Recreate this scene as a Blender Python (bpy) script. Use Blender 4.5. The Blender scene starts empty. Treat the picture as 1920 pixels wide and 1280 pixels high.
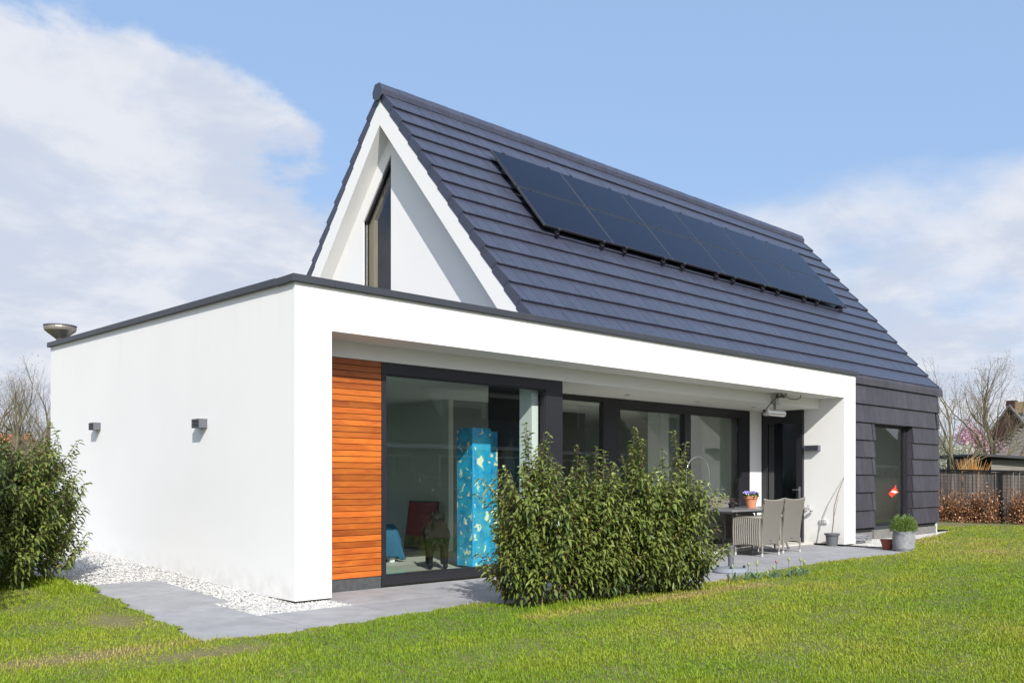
import bpy, math, random
import numpy as np
from mathutils import Vector, Matrix

random.seed(7)
RNG = np.random.default_rng(11)
S = bpy.context.scene
COL = S.collection
rad = math.radians

# ------------------------------------------------------------ camera
cd = bpy.data.cameras.new('camera')
cam = bpy.data.objects.new('camera', cd); COL.objects.link(cam)
cam.location = (-4.6496, -8.0965, 1.2231)
cam.rotation_euler = (rad(90), 0, -math.atan2(0.68622, 0.72739))
cd.sensor_width = 36.0
cd.lens = 31.875
cd.shift_y = 0.1344
cd.clip_start = 0.05
cd.clip_end = 2000
S.camera = cam

# ------------------------------------------------------------ sky, sun, exposure
SUN_TO = Vector((-1.0, -2.0, 1.62)).normalized()
w = bpy.data.worlds.new('World'); S.world = w; w.use_nodes = True
nt = w.node_tree; N = nt.nodes; Lk = nt.links
for n in list(N): N.remove(n)
out = N.new('ShaderNodeOutputWorld'); bg = N.new('ShaderNodeBackground')
bg.inputs['Strength'].default_value = 0.10
sky = N.new('ShaderNodeTexSky'); sky.sky_type = 'NISHITA'; sky.sun_disc = False
sky.sun_elevation = rad(35.9); sky.sun_rotation = rad(206.6)
sky.air_density = 1.0; sky.dust_density = 0.6; sky.ozone_density = 1.5

def wn(t, **k):
    n = N.new(t)
    for a, b in k.items(): setattr(n, a, b)
    return n
def vmath(op, a, b=None):
    n = wn('ShaderNodeVectorMath', operation=op)
    Lk.new(a, n.inputs[0])
    if b is not None:
        if isinstance(b, (tuple, Vector)): n.inputs[1].default_value = tuple(b)
        else: Lk.new(b, n.inputs[1])
    return n
def wmath(op, a, b=None, clamp=False):
    n = wn('ShaderNodeMath', operation=op); n.use_clamp = clamp
    for i, v in enumerate((a, b)):
        if v is None: continue
        if isinstance(v, (int, float)): n.inputs[i].default_value = v
        else: Lk.new(v, n.inputs[i])
    return n.outputs[0]
def wrange(v, a, b, c, d, smooth=True):
    n = wn('ShaderNodeMapRange'); n.interpolation_type = 'SMOOTHSTEP' if smooth else 'LINEAR'
    Lk.new(v, n.inputs[0])
    for i, x in enumerate((a, b, c, d)): n.inputs[i + 1].default_value = x
    return n.outputs[0]
tc = wn('ShaderNodeTexCoord')
dirv = vmath('NORMALIZE', tc.outputs['Generated']).outputs[0]
sep = wn('ShaderNodeSeparateXYZ'); Lk.new(dirv, sep.inputs[0])
zc = sep.outputs[2]
den = wmath('ADD', wmath('MAXIMUM', zc, 0.0), 0.22)
com = wn('ShaderNodeCombineXYZ')
Lk.new(wmath('DIVIDE', sep.outputs[0], den), com.inputs[0])
Lk.new(wmath('DIVIDE', sep.outputs[1], den), com.inputs[1])
def wnoise(scale, detail, rough, off=(0, 0, 0), dist=0.0):
    mp = wn('ShaderNodeMapping'); mp.inputs['Location'].default_value = off
    Lk.new(com.outputs[0], mp.inputs[0])
    n = wn('ShaderNodeTexNoise'); n.inputs['Scale'].default_value = scale
    n.inputs['Detail'].default_value = detail; n.inputs['Roughness'].default_value = rough
    n.inputs['Distortion'].default_value = dist
    Lk.new(mp.outputs[0], n.inputs['Vector']); return n.outputs[0]
def lobe(v, lo, hi):
    d = vmath('DOT_PRODUCT', dirv, Vector(v).normalized()).outputs['Value']
    return wrange(d, lo, hi, 0, 1)
big = wnoise(1.3, 7, 0.55, (3.1, 1.7, 0), 0.15)
fine = wnoise(4.5, 6, 0.6, (0.4, 5.2, 0), 0.1)
nz = wmath('ADD', wmath('MULTIPLY', big, 0.7), wmath('MULTIPLY', fine, 0.3))
# a wide bank of cloud to the west, a low belt all round the horizon, blue overhead
bd_ = vmath('DOT_PRODUCT', dirv, Vector((0.196, 0.971, 0.137)).normalized()).outputs['Value']
bd_ = wmath('SUBTRACT', bd_, wmath('MULTIPLY', wmath('MAXIMUM', wmath('SUBTRACT', zc, 0.36), 0.0), 0.55))
bank = wrange(wmath('ADD', bd_, wmath('MULTIPLY', wmath('SUBTRACT', nz, 0.5), 0.20)), 0.884, 0.950, 0, 1)
behind = lobe((-0.25, -0.9, 0.55), -0.10, 0.75)   # broken cloud out of view, added for stronger neutral fill, brighter towards the sun
sunny = lobe(tuple(SUN_TO), 0.30, 1.0)
low = wrange(zc, 0.22, 0.40, 1.0, 0.0)
cover = wmath('MAXIMUM', wmath('MAXIMUM', bank, wmath('MULTIPLY', behind, 0.75)), wmath('MULTIPLY', low, 0.92))
mask = wrange(wmath('ADD', wmath('MULTIPLY', nz, 1.05), wmath('MULTIPLY', cover, 0.74)), 0.88, 1.22, 0.0, 0.96)
shade = wnoise(2.6, 6, 0.6, (7.7, 2.2, 0), 0.2)
cr = wn('ShaderNodeMix', data_type='RGBA')
Lk.new(wrange(shade, 0.40, 0.60, 0, 1), cr.inputs[0])
cr.inputs[6].default_value = (3.85, 4.2, 4.95, 1); cr.inputs[7].default_value = (4.95, 5.08, 5.45, 1)
skyc = wn('ShaderNodeMix', data_type='RGBA', blend_type='MULTIPLY'); skyc.inputs[0].default_value = 1
Lk.new(sky.outputs[0], skyc.inputs[6]); skyc.inputs[7].default_value = (1.0, 1.0, 1.0, 1)
veil = wn('ShaderNodeMix', data_type='RGBA'); veil.inputs[0].default_value = 0.72
Lk.new(skyc.outputs[2], veil.inputs[6]); veil.inputs[7].default_value = (2.35, 3.5, 5.5, 1)
mx = wn('ShaderNodeMix', data_type='RGBA')
glow = vmath('SCALE', cr.outputs[2]); Lk.new(wrange(sunny, 0, 1, 1.0, 2.1), glow.inputs['Scale'])
Lk.new(mask, mx.inputs[0]); Lk.new(veil.outputs[2], mx.inputs[6]); Lk.new(glow.outputs[0], mx.inputs[7])
Lk.new(mx.outputs[2], bg.inputs['Color']); Lk.new(bg.outputs[0], out.inputs['Surface'])

sl = bpy.data.lights.new('sun', 'SUN'); so = bpy.data.objects.new('sun', sl); COL.objects.link(so)
sl.energy = 3.7; sl.angle = rad(0.5); sl.color = (1.0, 0.955, 0.89)
so.rotation_euler = (-SUN_TO).to_track_quat('-Z', 'Y').to_euler()
so.location = SUN_TO * 60

S.view_settings.view_transform = 'Standard'; S.view_settings.look = 'None'
S.view_settings.gamma = 1; S.view_settings.exposure = 0.72
S.view_settings.use_curve_mapping = False
S.cycles.max_bounces = 8; S.cycles.transparent_max_bounces = 16

# ------------------------------------------------------------ materials
MATS = {}
def mat(name, col, rough=0.6, metal=0.0, spec=0.5, noise=None, bump=None, coat=0.0, var=0.0):
    """noise=(scale, amount[, colour2]); bump=(scale, strength, distance); var = per-object value variation"""
    if name in MATS: return MATS[name]
    m = bpy.data.materials.new(name); m.use_nodes = True
    t = m.node_tree; b = t.nodes['Principled BSDF']
    b.inputs['Base Color'].default_value = (*col, 1); b.inputs['Roughness'].default_value = rough
    b.inputs['Metallic'].default_value = metal; b.inputs['Specular IOR Level'].default_value = spec
    b.inputs['Coat Weight'].default_value = coat
    g = t.nodes.new('ShaderNodeNewGeometry')
    src = None
    if noise:
        n = t.nodes.new('ShaderNodeTexNoise'); n.inputs['Scale'].default_value = noise[0]
        n.inputs['Detail'].default_value = 6; n.inputs['Roughness'].default_value = 0.62
        t.links.new(g.outputs['Position'], n.inputs['Vector'])
        r = t.nodes.new('ShaderNodeMapRange'); r.inputs[1].default_value = 0.3; r.inputs[2].default_value = 0.7
        t.links.new(n.outputs[0], r.inputs[0])
        x = t.nodes.new('ShaderNodeMix'); x.data_type = 'RGBA'
        c2 = noise[2] if len(noise) > 2 else tuple(c * (1 - noise[1]) for c in col)
        x.inputs[6].default_value = (*col, 1); x.inputs[7].default_value = (*c2, 1)
        t.links.new(r.outputs[0], x.inputs[0]); src = x.outputs[2]
    if var:
        oi = t.nodes.new('ShaderNodeObjectInfo')
        r = t.nodes.new('ShaderNodeMapRange'); r.inputs[3].default_value = 1 - var; r.inputs[4].default_value = 1 + var
        t.links.new(oi.outputs['Random'], r.inputs[0])
        x = t.nodes.new('ShaderNodeMix'); x.data_type = 'RGBA'; x.blend_type = 'MULTIPLY'; x.inputs[0].default_value = 1
        if src: t.links.new(src, x.inputs[6])
        else: x.inputs[6].default_value = (*col, 1)
        t.links.new(r.outputs[0], x.inputs[7]); src = x.outputs[2]
    if src: t.links.new(src, b.inputs['Base Color'])
    if bump:
        n = t.nodes.new('ShaderNodeTexNoise'); n.inputs['Scale'].default_value = bump[0]
        n.inputs['Detail'].default_value = 4
        t.links.new(g.outputs['Position'], n.inputs['Vector'])
        bm_ = t.nodes.new('ShaderNodeBump'); bm_.inputs['Strength'].default_value = bump[1]
        bm_.inputs['Distance'].default_value = bump[2]
        t.links.new(n.outputs[0], bm_.inputs['Height']); t.links.new(bm_.outputs[0], b.inputs['Normal'])
    MATS[name] = m
    return m

def leaf_mat(name, c1, c2, trans=0.35, rough=0.42, spec=0.45, c3=None):
    """foliage: colour from the per-leaf attribute 'tint', part of the light passes through the leaf"""
    m = bpy.data.materials.new(name); m.use_nodes = True
    t = m.node_tree; b = t.nodes['Principled BSDF']; o = t.nodes['Material Output']
    a = t.nodes.new('ShaderNodeAttribute'); a.attribute_name = 'tint'
    r = t.nodes.new('ShaderNodeValToRGB'); r.color_ramp.elements[0].color = (*c1, 1); r.color_ramp.elements[1].color = (*c2, 1)
    if c3:
        r.color_ramp.elements[1].position = 0.88
        e = r.color_ramp.elements.new(0.97); e.color = (*c3, 1)
    t.links.new(a.outputs['Fac'], r.inputs[0]); t.links.new(r.outputs[0], b.inputs['Base Color'])
    b.inputs['Roughness'].default_value = rough; b.inputs['Specular IOR Level'].default_value = spec
    tr = t.nodes.new('ShaderNodeBsdfTranslucent'); t.links.new(r.outputs[0], tr.inputs['Color'])
    mixs = t.nodes.new('ShaderNodeMixShader'); mixs.inputs[0].default_value = trans
    t.links.new(b.outputs[0], mixs.inputs[1]); t.links.new(tr.outputs[0], mixs.inputs[2])
    t.links.new(mixs.outputs[0], o.inputs['Surface'])
    return m

def glass_mat(name, tint=(0.80, 0.88, 0.85), ior=1.5, rough=0.0, boost=1.0):
    m = bpy.data.materials.new(name); m.use_nodes = True
    t = m.node_tree; o = t.nodes['Material Output']
    t.nodes.remove(t.nodes['Principled BSDF'])
    tr = t.nodes.new('ShaderNodeBsdfTransparent'); tr.inputs[0].default_value = (*tint, 1)
    gl = t.nodes.new('ShaderNodeBsdfGlossy'); gl.inputs['Roughness'].default_value = rough
    lw = t.nodes.new('ShaderNodeLayerWeight'); lw.inputs[0].default_value = 0.5      # Facing = 1 - |cos|
    pw = t.nodes.new('ShaderNodeMath'); pw.operation = 'POWER'; pw.inputs[1].default_value = 5
    t.links.new(lw.outputs['Facing'], pw.inputs[0])
    mu = t.nodes.new('ShaderNodeMath'); mu.operation = 'MULTIPLY_ADD'; mu.inputs[1].default_value = 0.95; mu.inputs[2].default_value = 0.045 * boost; mu.use_clamp = True
    t.links.new(pw.outputs[0], mu.inputs[0])
    mi = t.nodes.new('ShaderNodeMixShader')
    t.links.new(mu.outputs[0], mi.inputs[0]); t.links.new(tr.outputs[0], mi.inputs[1]); t.links.new(gl.outputs[0], mi.inputs[2])
    t.links.new(mi.outputs[0], o.inputs['Surface'])
    return m

def wood_mat(name, c1, c2, scale=(1.5, 30, 40), rough=0.45, var=0.12):
    m = bpy.data.materials.new(name); m.use_nodes = True
    t = m.node_tree; b = t.nodes['Principled BSDF']
    tcn = t.nodes.new('ShaderNodeTexCoord'); oi = t.nodes.new('ShaderNodeObjectInfo')
    ad = t.nodes.new('ShaderNodeVectorMath'); ad.operation = 'ADD'
    mul = t.nodes.new('ShaderNodeMath'); mul.operation = 'MULTIPLY'; mul.inputs[1].default_value = 37
    t.links.new(oi.outputs['Random'], mul.inputs[0])
    t.links.new(tcn.outputs['Object'], ad.inputs[0]); t.links.new(mul.outputs[0], ad.inputs[1])
    mp = t.nodes.new('ShaderNodeMapping'); mp.inputs['Scale'].default_value = scale
    t.links.new(ad.outputs[0], mp.inputs[0])
    n = t.nodes.new('ShaderNodeTexNoise'); n.inputs['Scale'].default_value = 1.6; n.inputs['Detail'].default_value = 7
    n.inputs['Roughness'].default_value = 0.6; n.inputs['Distortion'].default_value = 0.6
    t.links.new(mp.outputs[0], n.inputs['Vector'])
    r = t.nodes.new('ShaderNodeValToRGB'); r.color_ramp.elements[0].position = 0.32; r.color_ramp.elements[1].position = 0.72
    r.color_ramp.elements[0].color = (*c1, 1); r.color_ramp.elements[1].color = (*c2, 1)
    t.links.new(n.outputs[0], r.inputs[0])
    rr = t.nodes.new('ShaderNodeMapRange'); rr.inputs[3].default_value = 1 - var; rr.inputs[4].default_value = 1 + var
    t.links.new(oi.outputs['Random'], rr.inputs[0])
    x = t.nodes.new('ShaderNodeMix'); x.data_type = 'RGBA'; x.blend_type = 'MULTIPLY'; x.inputs[0].default_value = 1
    t.links.new(r.outputs[0], x.inputs[6]); t.links.new(rr.outputs[0], x.inputs[7])
    t.links.new(x.outputs[2], b.inputs['Base Color']); b.inputs['Roughness'].default_value = rough
    bm_ = t.nodes.new('ShaderNodeBump'); bm_.inputs['Strength'].default_value = 0.25; bm_.inputs['Distance'].default_value = 0.002
    t.links.new(n.outputs[0], bm_.inputs['Height']); t.links.new(bm_.outputs[0], b.inputs['Normal'])
    return m

M_stucco = mat('white_stucco', (0.76, 0.755, 0.74), 0.85, spec=0.2, noise=(0.7, 0.035), bump=(160, 0.35, 0.004))
def weather(m):
    t = m.node_tree; b = t.nodes['Principled BSDF']; src = b.inputs['Base Color'].links[0].from_socket
    g = t.nodes.new('ShaderNodeNewGeometry'); s = t.nodes.new('ShaderNodeSeparateXYZ'); t.links.new(g.outputs['Position'], s.inputs[0])
    def nz_(sc, scale, lo, hi):
        mp = t.nodes.new('ShaderNodeMapping'); mp.inputs['Scale'].default_value = sc; t.links.new(g.outputs['Position'], mp.inputs[0])
        n = t.nodes.new('ShaderNodeTexNoise'); n.inputs['Scale'].default_value = scale; n.inputs['Detail'].default_value = 5; t.links.new(mp.outputs[0], n.inputs['Vector'])
        r = t.nodes.new('ShaderNodeMapRange'); r.inputs[1].default_value = lo; r.inputs[2].default_value = hi; t.links.new(n.outputs[0], r.inputs[0]); return r.outputs[0]
    def rng(v, a, c, d, e):
        r = t.nodes.new('ShaderNodeMapRange'); r.interpolation_type = 'SMOOTHSTEP'
        for i, x in enumerate((a, c, d, e)): r.inputs[i + 1].default_value = x
        t.links.new(v, r.inputs[0]); return r.outputs[0]
    def mul(a, c):
        n = t.nodes.new('ShaderNodeMath'); n.operation = 'MULTIPLY'; t.links.new(a, n.inputs[0])
        if isinstance(c, float): n.inputs[1].default_value = c
        else: t.links.new(c, n.inputs[1])
        return n.outputs[0]
    streak = mul(mul(mul(nz_((5, 5, .3), 1.0, .50, .75), rng(s.outputs[2], 2.4, 3.15, .1, 1)), rng(s.outputs[2], 3.25, 3.4, 1, 0)), .05)
    dirt = mul(mul(nz_((1, 1, 1), 7.0, .35, .7), rng(s.outputs[2], .02, .38, 1, 0)), .30)
    ad = t.nodes.new('ShaderNodeMath'); ad.operation = 'ADD'; t.links.new(streak, ad.inputs[0]); t.links.new(dirt, ad.inputs[1])
    x = t.nodes.new('ShaderNodeMix'); x.data_type = 'RGBA'; t.links.new(ad.outputs[0], x.inputs[0]); t.links.new(src, x.inputs[6]); x.inputs[7].default_value = (.40, .38, .33, 1)
    t.links.new(x.outputs[2], b.inputs['Base Color'])
weather(M_stucco)
M_alu = mat('anthracite_aluminium', (0.018, 0.018, 0.022), 0.42, noise=(3, 0.2))
M_coping = mat('anthracite_coping', (0.040, 0.044, 0.054), 0.45, noise=(2, 0.15))
M_tile = mat('glazed_roof_tile', (0.046, 0.051, 0.080), 0.40, noise=(5, 0.25), bump=(60, 0.15, 0.003), var=0.08, spec=0.6)
M_tile2 = mat('matt_wall_tile', (0.050, 0.047, 0.058), 0.5, noise=(5, 0.25), bump=(60, 0.15, 0.003), var=0.14)
M_under = mat('roof_underlay', (0.012, 0.012, 0.013), 0.9)
M_cedar = wood_mat('oiled_cedar', (0.32, 0.066, 0.010), (0.50, 0.145, 0.018), (1.6, 1.6, 7), 0.45, 0.30)
M_pine = wood_mat('pine', (0.62, 0.42, 0.22), (0.75, 0.56, 0.34), (20, 20, 1.2), 0.5, 0.03)
M_glass = glass_mat('window_glass', (0.92, 0.955, 0.94), 1.5, 0.0, 1.5)
M_glass2 = glass_mat('tinted_glass', (0.30, 0.32, 0.35), 1.5, 0.0, 1.6)
M_slab = mat('concrete_slab', (0.31, 0.31, 0.318), 0.75, noise=(3.1, 0.30), bump=(140, 0.4, 0.003), var=0.06)
M_plinth = mat('plinth', (0.075, 0.078, 0.082), 0.8, noise=(20, 0.4), bump=(60, 0.6, 0.01))
M_plinth2 = mat('grey_plinth', (0.20, 0.19, 0.18), 0.85, noise=(8, 0.35), bump=(60, 0.5, 0.01))
M_gravel = mat('white_gravel', (0.48, 0.47, 0.45), 0.85, noise=(90, 0.5), bump=(70, 1.0, 0.02))
M_soil = mat('lawn_soil', (0.17, 0.13, 0.065), 0.95, noise=(14, 0.5, (0.10, 0.11, 0.03)), bump=(30, 0.8, 0.02))
M_steel = mat('brushed_steel', (0.62, 0.63, 0.64), 0.28, metal=0.9)
M_bright = mat('zinc_steel', (0.5, 0.49, 0.46), 0.4, metal=0.7, noise=(12, 0.3))
M_black = mat('black_plastic', (0.012, 0.012, 0.014), 0.4)
M_lamp = mat('lamp_grey', (0.105, 0.11, 0.125), 0.5)
M_pv = mat('solar_cell', (0.005, 0.008, 0.022), 0.18, spec=0.12, noise=(160, 0.25), bump=(220, 0.06, 0.001))
M_pvframe = mat('solar_frame', (0.05, 0.053, 0.06), 0.3)
M_pvclamp = mat('black_clamp', (0.015, 0.015, 0.018), 0.4)
M_inwall = mat('interior_wall', (0.60, 0.63, 0.58), 0.85, noise=(3, 0.05))
M_white = mat('interior_white', (0.74, 0.74, 0.72), 0.8)
M_infloor = mat('interior_floor', (0.58, 0.56, 0.50), 0.45, noise=(4, 0.12))
M_darkin = mat('dark_joinery', (0.02, 0.018, 0.017), 0.5)
M_terra = mat('terracotta', (0.56, 0.20, 0.085), 0.75, noise=(14, 0.25, (0.50, 0.24, 0.14)), bump=(80, 0.2, 0.003))
M_terra2 = mat('dark_terracotta', (0.28, 0.075, 0.045), 0.6, noise=(18, 0.2))
M_earth = mat('potting_soil', (0.045, 0.03, 0.02), 0.95, noise=(60, 0.5), bump=(90, 0.8, 0.01))
M_bark = mat('grey_bark', (0.125, 0.098, 0.072), 0.9, noise=(9, 0.35, (0.10, 0.098, 0.045)), bump=(40, 0.5, 0.01))
M_bark2 = mat('brown_twig', (0.17, 0.125, 0.085), 0.9, noise=(5, 0.3))
M_stem = mat('red_brown_stem', (0.15, 0.07, 0.04), 0.7, noise=(15, 0.3))

# ------------------------------------------------------------ mesh helpers
class MB:
    def __init__(s): s.v = []; s.f = []
    def quadbox(s, p):           # 8 points: bottom ring then top ring
        b = len(s.v); s.v += [tuple(q) for q in p]
        for f in ((3, 2, 1, 0), (4, 5, 6, 7), (0, 1, 5, 4), (1, 2, 6, 5), (2, 3, 7, 6), (3, 0, 4, 7)):
            s.f.append(tuple(b + i for i in f))
        return s
    def box(s, x0, x1, y0, y1, z0, z1):
        return s.quadbox([(x0, y0, z0), (x1, y0, z0), (x1, y1, z0), (x0, y1, z0),
                          (x0, y0, z1), (x1, y0, z1), (x1, y1, z1), (x0, y1, z1)])
    def ngon_prism(s, pts, vec):  # pts: 3d polygon, extruded by vec
        b = len(s.v); n = len(pts); vec = Vector(vec)
        s.v += [tuple(p) for p in pts] + [tuple(Vector(p) + vec) for p in pts]
        s.f.append(tuple(range(b + n - 1, b - 1, -1))); s.f.append(tuple(range(b + n, b + 2 * n)))
        for i in range(n):
            j = (i + 1) % n; s.f.append((b + i, b + j, b + n + j, b + n + i))
        return s
    def tube(s, pts, radii, n=8, cap=True):
        pts = [Vector(p) for p in pts]
        if isinstance(radii, (int, float)): radii = [radii] * len(pts)
        b = len(s.v); prev = None
        for i, p in enumerate(pts):
            d = (pts[min(i + 1, len(pts) - 1)] - pts[max(i - 1, 0)]).normalized()
            if prev is None:
                u = d.cross(Vector((0, 0, 1)))
                if u.length < 1e-3: u = d.cross(Vector((1, 0, 0)))
            else: u = prev - d * prev.dot(d)
            u.normalize(); prev = u; v = d.cross(u)
            for k in range(n):
                a = 2 * math.pi * k / n
                s.v.append(tuple(p + (u * math.cos(a) + v * math.sin(a)) * radii[i]))
        for i in range(len(pts) - 1):
            for k in range(n):
                k2 = (k + 1) % n
                s.f.append((b + i * n + k, b + i * n + k2, b + (i + 1) * n + k2, b + (i + 1) * n + k))
        if cap:
            s.f.append(tuple(b + k for k in range(n - 1, -1, -1)))
            s.f.append(tuple(b + (len(pts) - 1) * n + k for k in range(n)))
        return s
    def lathe(s, c, prof, n=24):  # prof: (r, z) list
        b = len(s.v); c = Vector(c)
        for r, z in prof:
            for k in range(n):
                a = 2 * math.pi * k / n
                s.v.append((c.x + r * math.cos(a), c.y + r * math.sin(a), c.z + z))
        for i in range(len(prof) - 1):
            for k in range(n):
                k2 = (k + 1) % n
                s.f.append((b + i * n + k, b + i * n + k2, b + (i + 1) * n + k2, b + (i + 1) * n + k))
        return s
    def mesh(s, name, m=None, smooth=False, bevel=0.0):
        me = bpy.data.meshes.new(name); me.from_pydata(s.v, [], s.f); me.update()
        if bevel:
            import bmesh
            bm = bmesh.new(); bm.from_mesh(me)
            ed = [e for e in bm.edges if len(e.link_faces) == 2 and e.calc_face_angle(0) > 0.5]
            bmesh.ops.bevel(bm, geom=ed, offset=bevel, segments=1, profile=0.7, affect='EDGES')
            bm.to_mesh(me); bm.free()
        if smooth:
            me.polygons.foreach_set('use_smooth', [True] * len(me.polygons))
        if m: me.materials.append(m)
        return me
    def build(s, name, m, parent=None, smooth=False, bevel=0.0):
        return link(name, s.mesh(name, m, smooth, bevel), parent)

WM = {}
def link(name, me, parent=None, M=None):
    o = bpy.data.objects.new(name, me); COL.objects.link(o)
    if M is not None: o.matrix_basis = M
    W = M.copy() if M is not None else Matrix.Identity(4)
    if parent is not None:
        o.parent = parent; o.matrix_parent_inverse = WM[parent.name].inverted()
    WM[o.name] = W
    return o
def tag(o, label=None, cat=None, group=None, kind=None):
    if label: o['label'] = label
    if cat: o['category'] = cat
    if group: o['group'] = group
    if kind: o['kind'] = kind
    return o
def thing(name, label, cat, loc=(0, 0, 0), group=None):
    o = bpy.data.objects.new(name, None); COL.objects.link(o); o.location = loc
    o.empty_display_size = 0.2
    WM[o.name] = Matrix.Translation(Vector(loc))
    return tag(o, label, cat, group)
def copy_tree(o, parent=None):
    c = o.copy(); COL.objects.link(c)
    if parent is not None: c.parent = parent
    for ch in o.children: copy_tree(ch, c)
    return c
def npmesh(name, V, F, m=None, tint=None, smooth=False):
    """V (n,3), F list of (k, m) arrays of faces with equal side counts"""
    me = bpy.data.meshes.new(name)
    me.vertices.add(len(V)); me.vertices.foreach_set('co', V.astype(np.float32).ravel())
    tot = sum(f.size for f in F); nf = sum(len(f) for f in F)
    me.loops.add(tot); me.polygons.add(nf)
    me.loops.foreach_set('vertex_index', np.concatenate([f.ravel() for f in F]).astype(np.int32))
    cnt = np.concatenate([np.full(len(f), f.shape[1]) for f in F])
    me.polygons.foreach_set('loop_start', np.concatenate([[0], np.cumsum(cnt)[:-1]]).astype(np.int32))
    me.update(calc_edges=True)
    if smooth: me.polygons.foreach_set('use_smooth', [True] * nf)
    if tint is not None:
        a = me.attributes.new('tint', 'FLOAT', 'POINT'); a.data.foreach_set('value', tint.astype(np.float32))
    if m: me.materials.append(m)
    return me
def norm(a): return a / np.maximum(np.linalg.norm(a, axis=1, keepdims=True), 1e-9)

def leaves_mesh(name, P, D, L, W, m, droop=0.5, tint=None, fold=0.35):
    """curved folded leaves: P base points, D directions, L lengths, W widths"""
    n = len(P); D = norm(D)
    up = np.tile(np.array([0, 0, 1.0]), (n, 1)) + RNG.normal(0, 0.25, (n, 3))
    side = norm(np.cross(D, up)); nor = norm(np.cross(side, D))
    L = L[:, None]; W = W[:, None]
    g = np.array([0, 0, -1.0])
    droop = droop * RNG.uniform(.4, 1.5, (n, 1)); fold = fold * RNG.uniform(.2, 1.5, (n, 1))
    def c(f): return P + D * L * f + g * (droop * L * f * f)
    c0, c1, c2, c3 = c(0), c(0.33), c(0.7), c(1.0)
    f1 = nor * (W * fold)
    V = np.stack([c0, c1 - side * W * .46 + f1, c1, c1 + side * W * .46 + f1,
                  c2 - side * W * .34 + f1 * .8, c2, c2 + side * W * .34 + f1 * .8, c3], 1).reshape(-1, 3)
    b = (np.arange(n) * 8)[:, None]
    T = np.concatenate([b + np.array([[0, 2, 1]]), b + np.array([[0, 3, 2]]), b + np.array([[4, 5, 7]]), b + np.array([[5, 6, 7]])])
    Q = np.concatenate([b + np.array([[1, 2, 5, 4]]), b + np.array([[2, 3, 6, 5]])])
    if tint is None: tint = RNG.random(n)
    return npmesh(name, V, [T, Q], m, np.repeat(tint, 8), smooth=True)
def quads_mesh(name, P, D, L, W, m, tint=None):
    """small flat leaf or petal quads (diamond shaped)"""
    n = len(P); D = norm(D); side = norm(np.cross(D, RNG.normal(0, 1, (n, 3))))
    L = L[:, None]; W = W[:, None]
    V = np.stack([P, P + D * L * .5 - side * W * .5, P + D * L, P + D * L * .5 + side * W * .5], 1).reshape(-1, 3)
    Q = (np.arange(n) * 4)[:, None] + np.array([[0, 1, 2, 3]])
    if tint is None: tint = RNG.random(n)
    return npmesh(name, V, [Q], m, np.repeat(tint, 4))

# ------------------------------------------------------------ terrain
def rise(x, y):
    k = min(1.0, max(0.0, (0.3 - x) / 0.28)); k = k * k * (3 - 2 * k)
    return 0.036 * min(max(0.0, y), 12.0) * k
Z0 = -0.02
def sheet(name, xs, ys, z, m, test=None, parent=None):
    v = []; f = []; nx = len(xs); ny = len(ys)
    for y in ys:
        for x in xs: v.append((x, y, z + rise(x, y)))
    for j in range(ny - 1):
        for i in range(nx - 1):
            if test and not test((xs[i] + xs[i + 1]) / 2, (ys[j] + ys[j + 1]) / 2): continue
            f.append((j * nx + i, j * nx + i + 1, (j + 1) * nx + i + 1, (j + 1) * nx + i))
    mb = MB(); mb.v = v; mb.f = f
    return mb.build(name, m, parent)
xs = [-600, -200, -60, -20, -12, -8, -5, -3, -2, -1.2, -.6, 0.02, .08, .16, .24, .3, 4, 12, 18, 24, 40, 80, 200, 700]
ys = [-600, -200, -60, -30, -15, -10, -6, -4, -2, 0, 2, 4, 6, 8, 10, 12, 20, 40, 80, 200, 700]
M_ground = mat('far_grass', (0.075, 0.10, 0.022), 0.95, noise=(0.8, 0.4, (0.10, 0.095, 0.035)))
tag(sheet('ground', xs, ys, -0.07, M_ground), kind='structure')

EDGE = [(-1.62, -1.46), (-.86, -1.56), (.24, -1.41), (1.3, -1.33), (1.7, -1.72), (4.5, -1.86), (5.3, -1.72), (6.85, -1.56), (7.93, -1.47), (10.5, -1.54), (11.2, -1.42),
        (11.55, -.8), (12.5, -.5), (14, -.28), (16, 0.05), (18.1, .54), (18.35, 1.2)]
LEFT = [(-1.46, -1.62), (-1.2, -1.60), (-.7, -1.52), (-.2, -1.45), (.5, -1.40), (1.4, -1.33), (2.3, -1.27), (2.6, -1.35), (3.2, -1.5), (8, -1.6)]
def interp(tab, x):
    if x <= tab[0][0]: return tab[0][1]
    for (a, b), (c, d) in zip(tab, tab[1:]):
        if x <= c: return b + (d - b) * (x - a) / (c - a)
    return tab[-1][1]
def wob(a, s=1.0): return 0.03 * math.sin(a * 7.3) + 0.022 * math.sin(a * 17.1 + 1.3) + 0.012 * math.sin(a * 41 + .4)
def in_lawn(x, y):
    if x > 18.35: return x < 22.7
    if y < -1.5 and x < -1.3: return True
    if y < -1.2 and x > -1.62: return y < interp(EDGE, x) + wob(x)
    if x < -.6: return x < interp(LEFT, y) + wob(y)
    return y < interp(EDGE, x) + wob(x)
# lawn base (soil under the blades), cut to the wavy edge of the paving
lx = list(np.arange(-7, 12.0, 0.07)) + list(np.arange(12.0, 23.2, 0.14))
ly = list(np.arange(-20.1, -9.5, 0.9)) + list(np.arange(-9.5, -2.1, 0.3)) + list(np.arange(-2.1, 8.0, 0.07))
tag(sheet('lawn', lx, ly, -0.010, M_soil, in_lawn), kind='structure')

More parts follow.
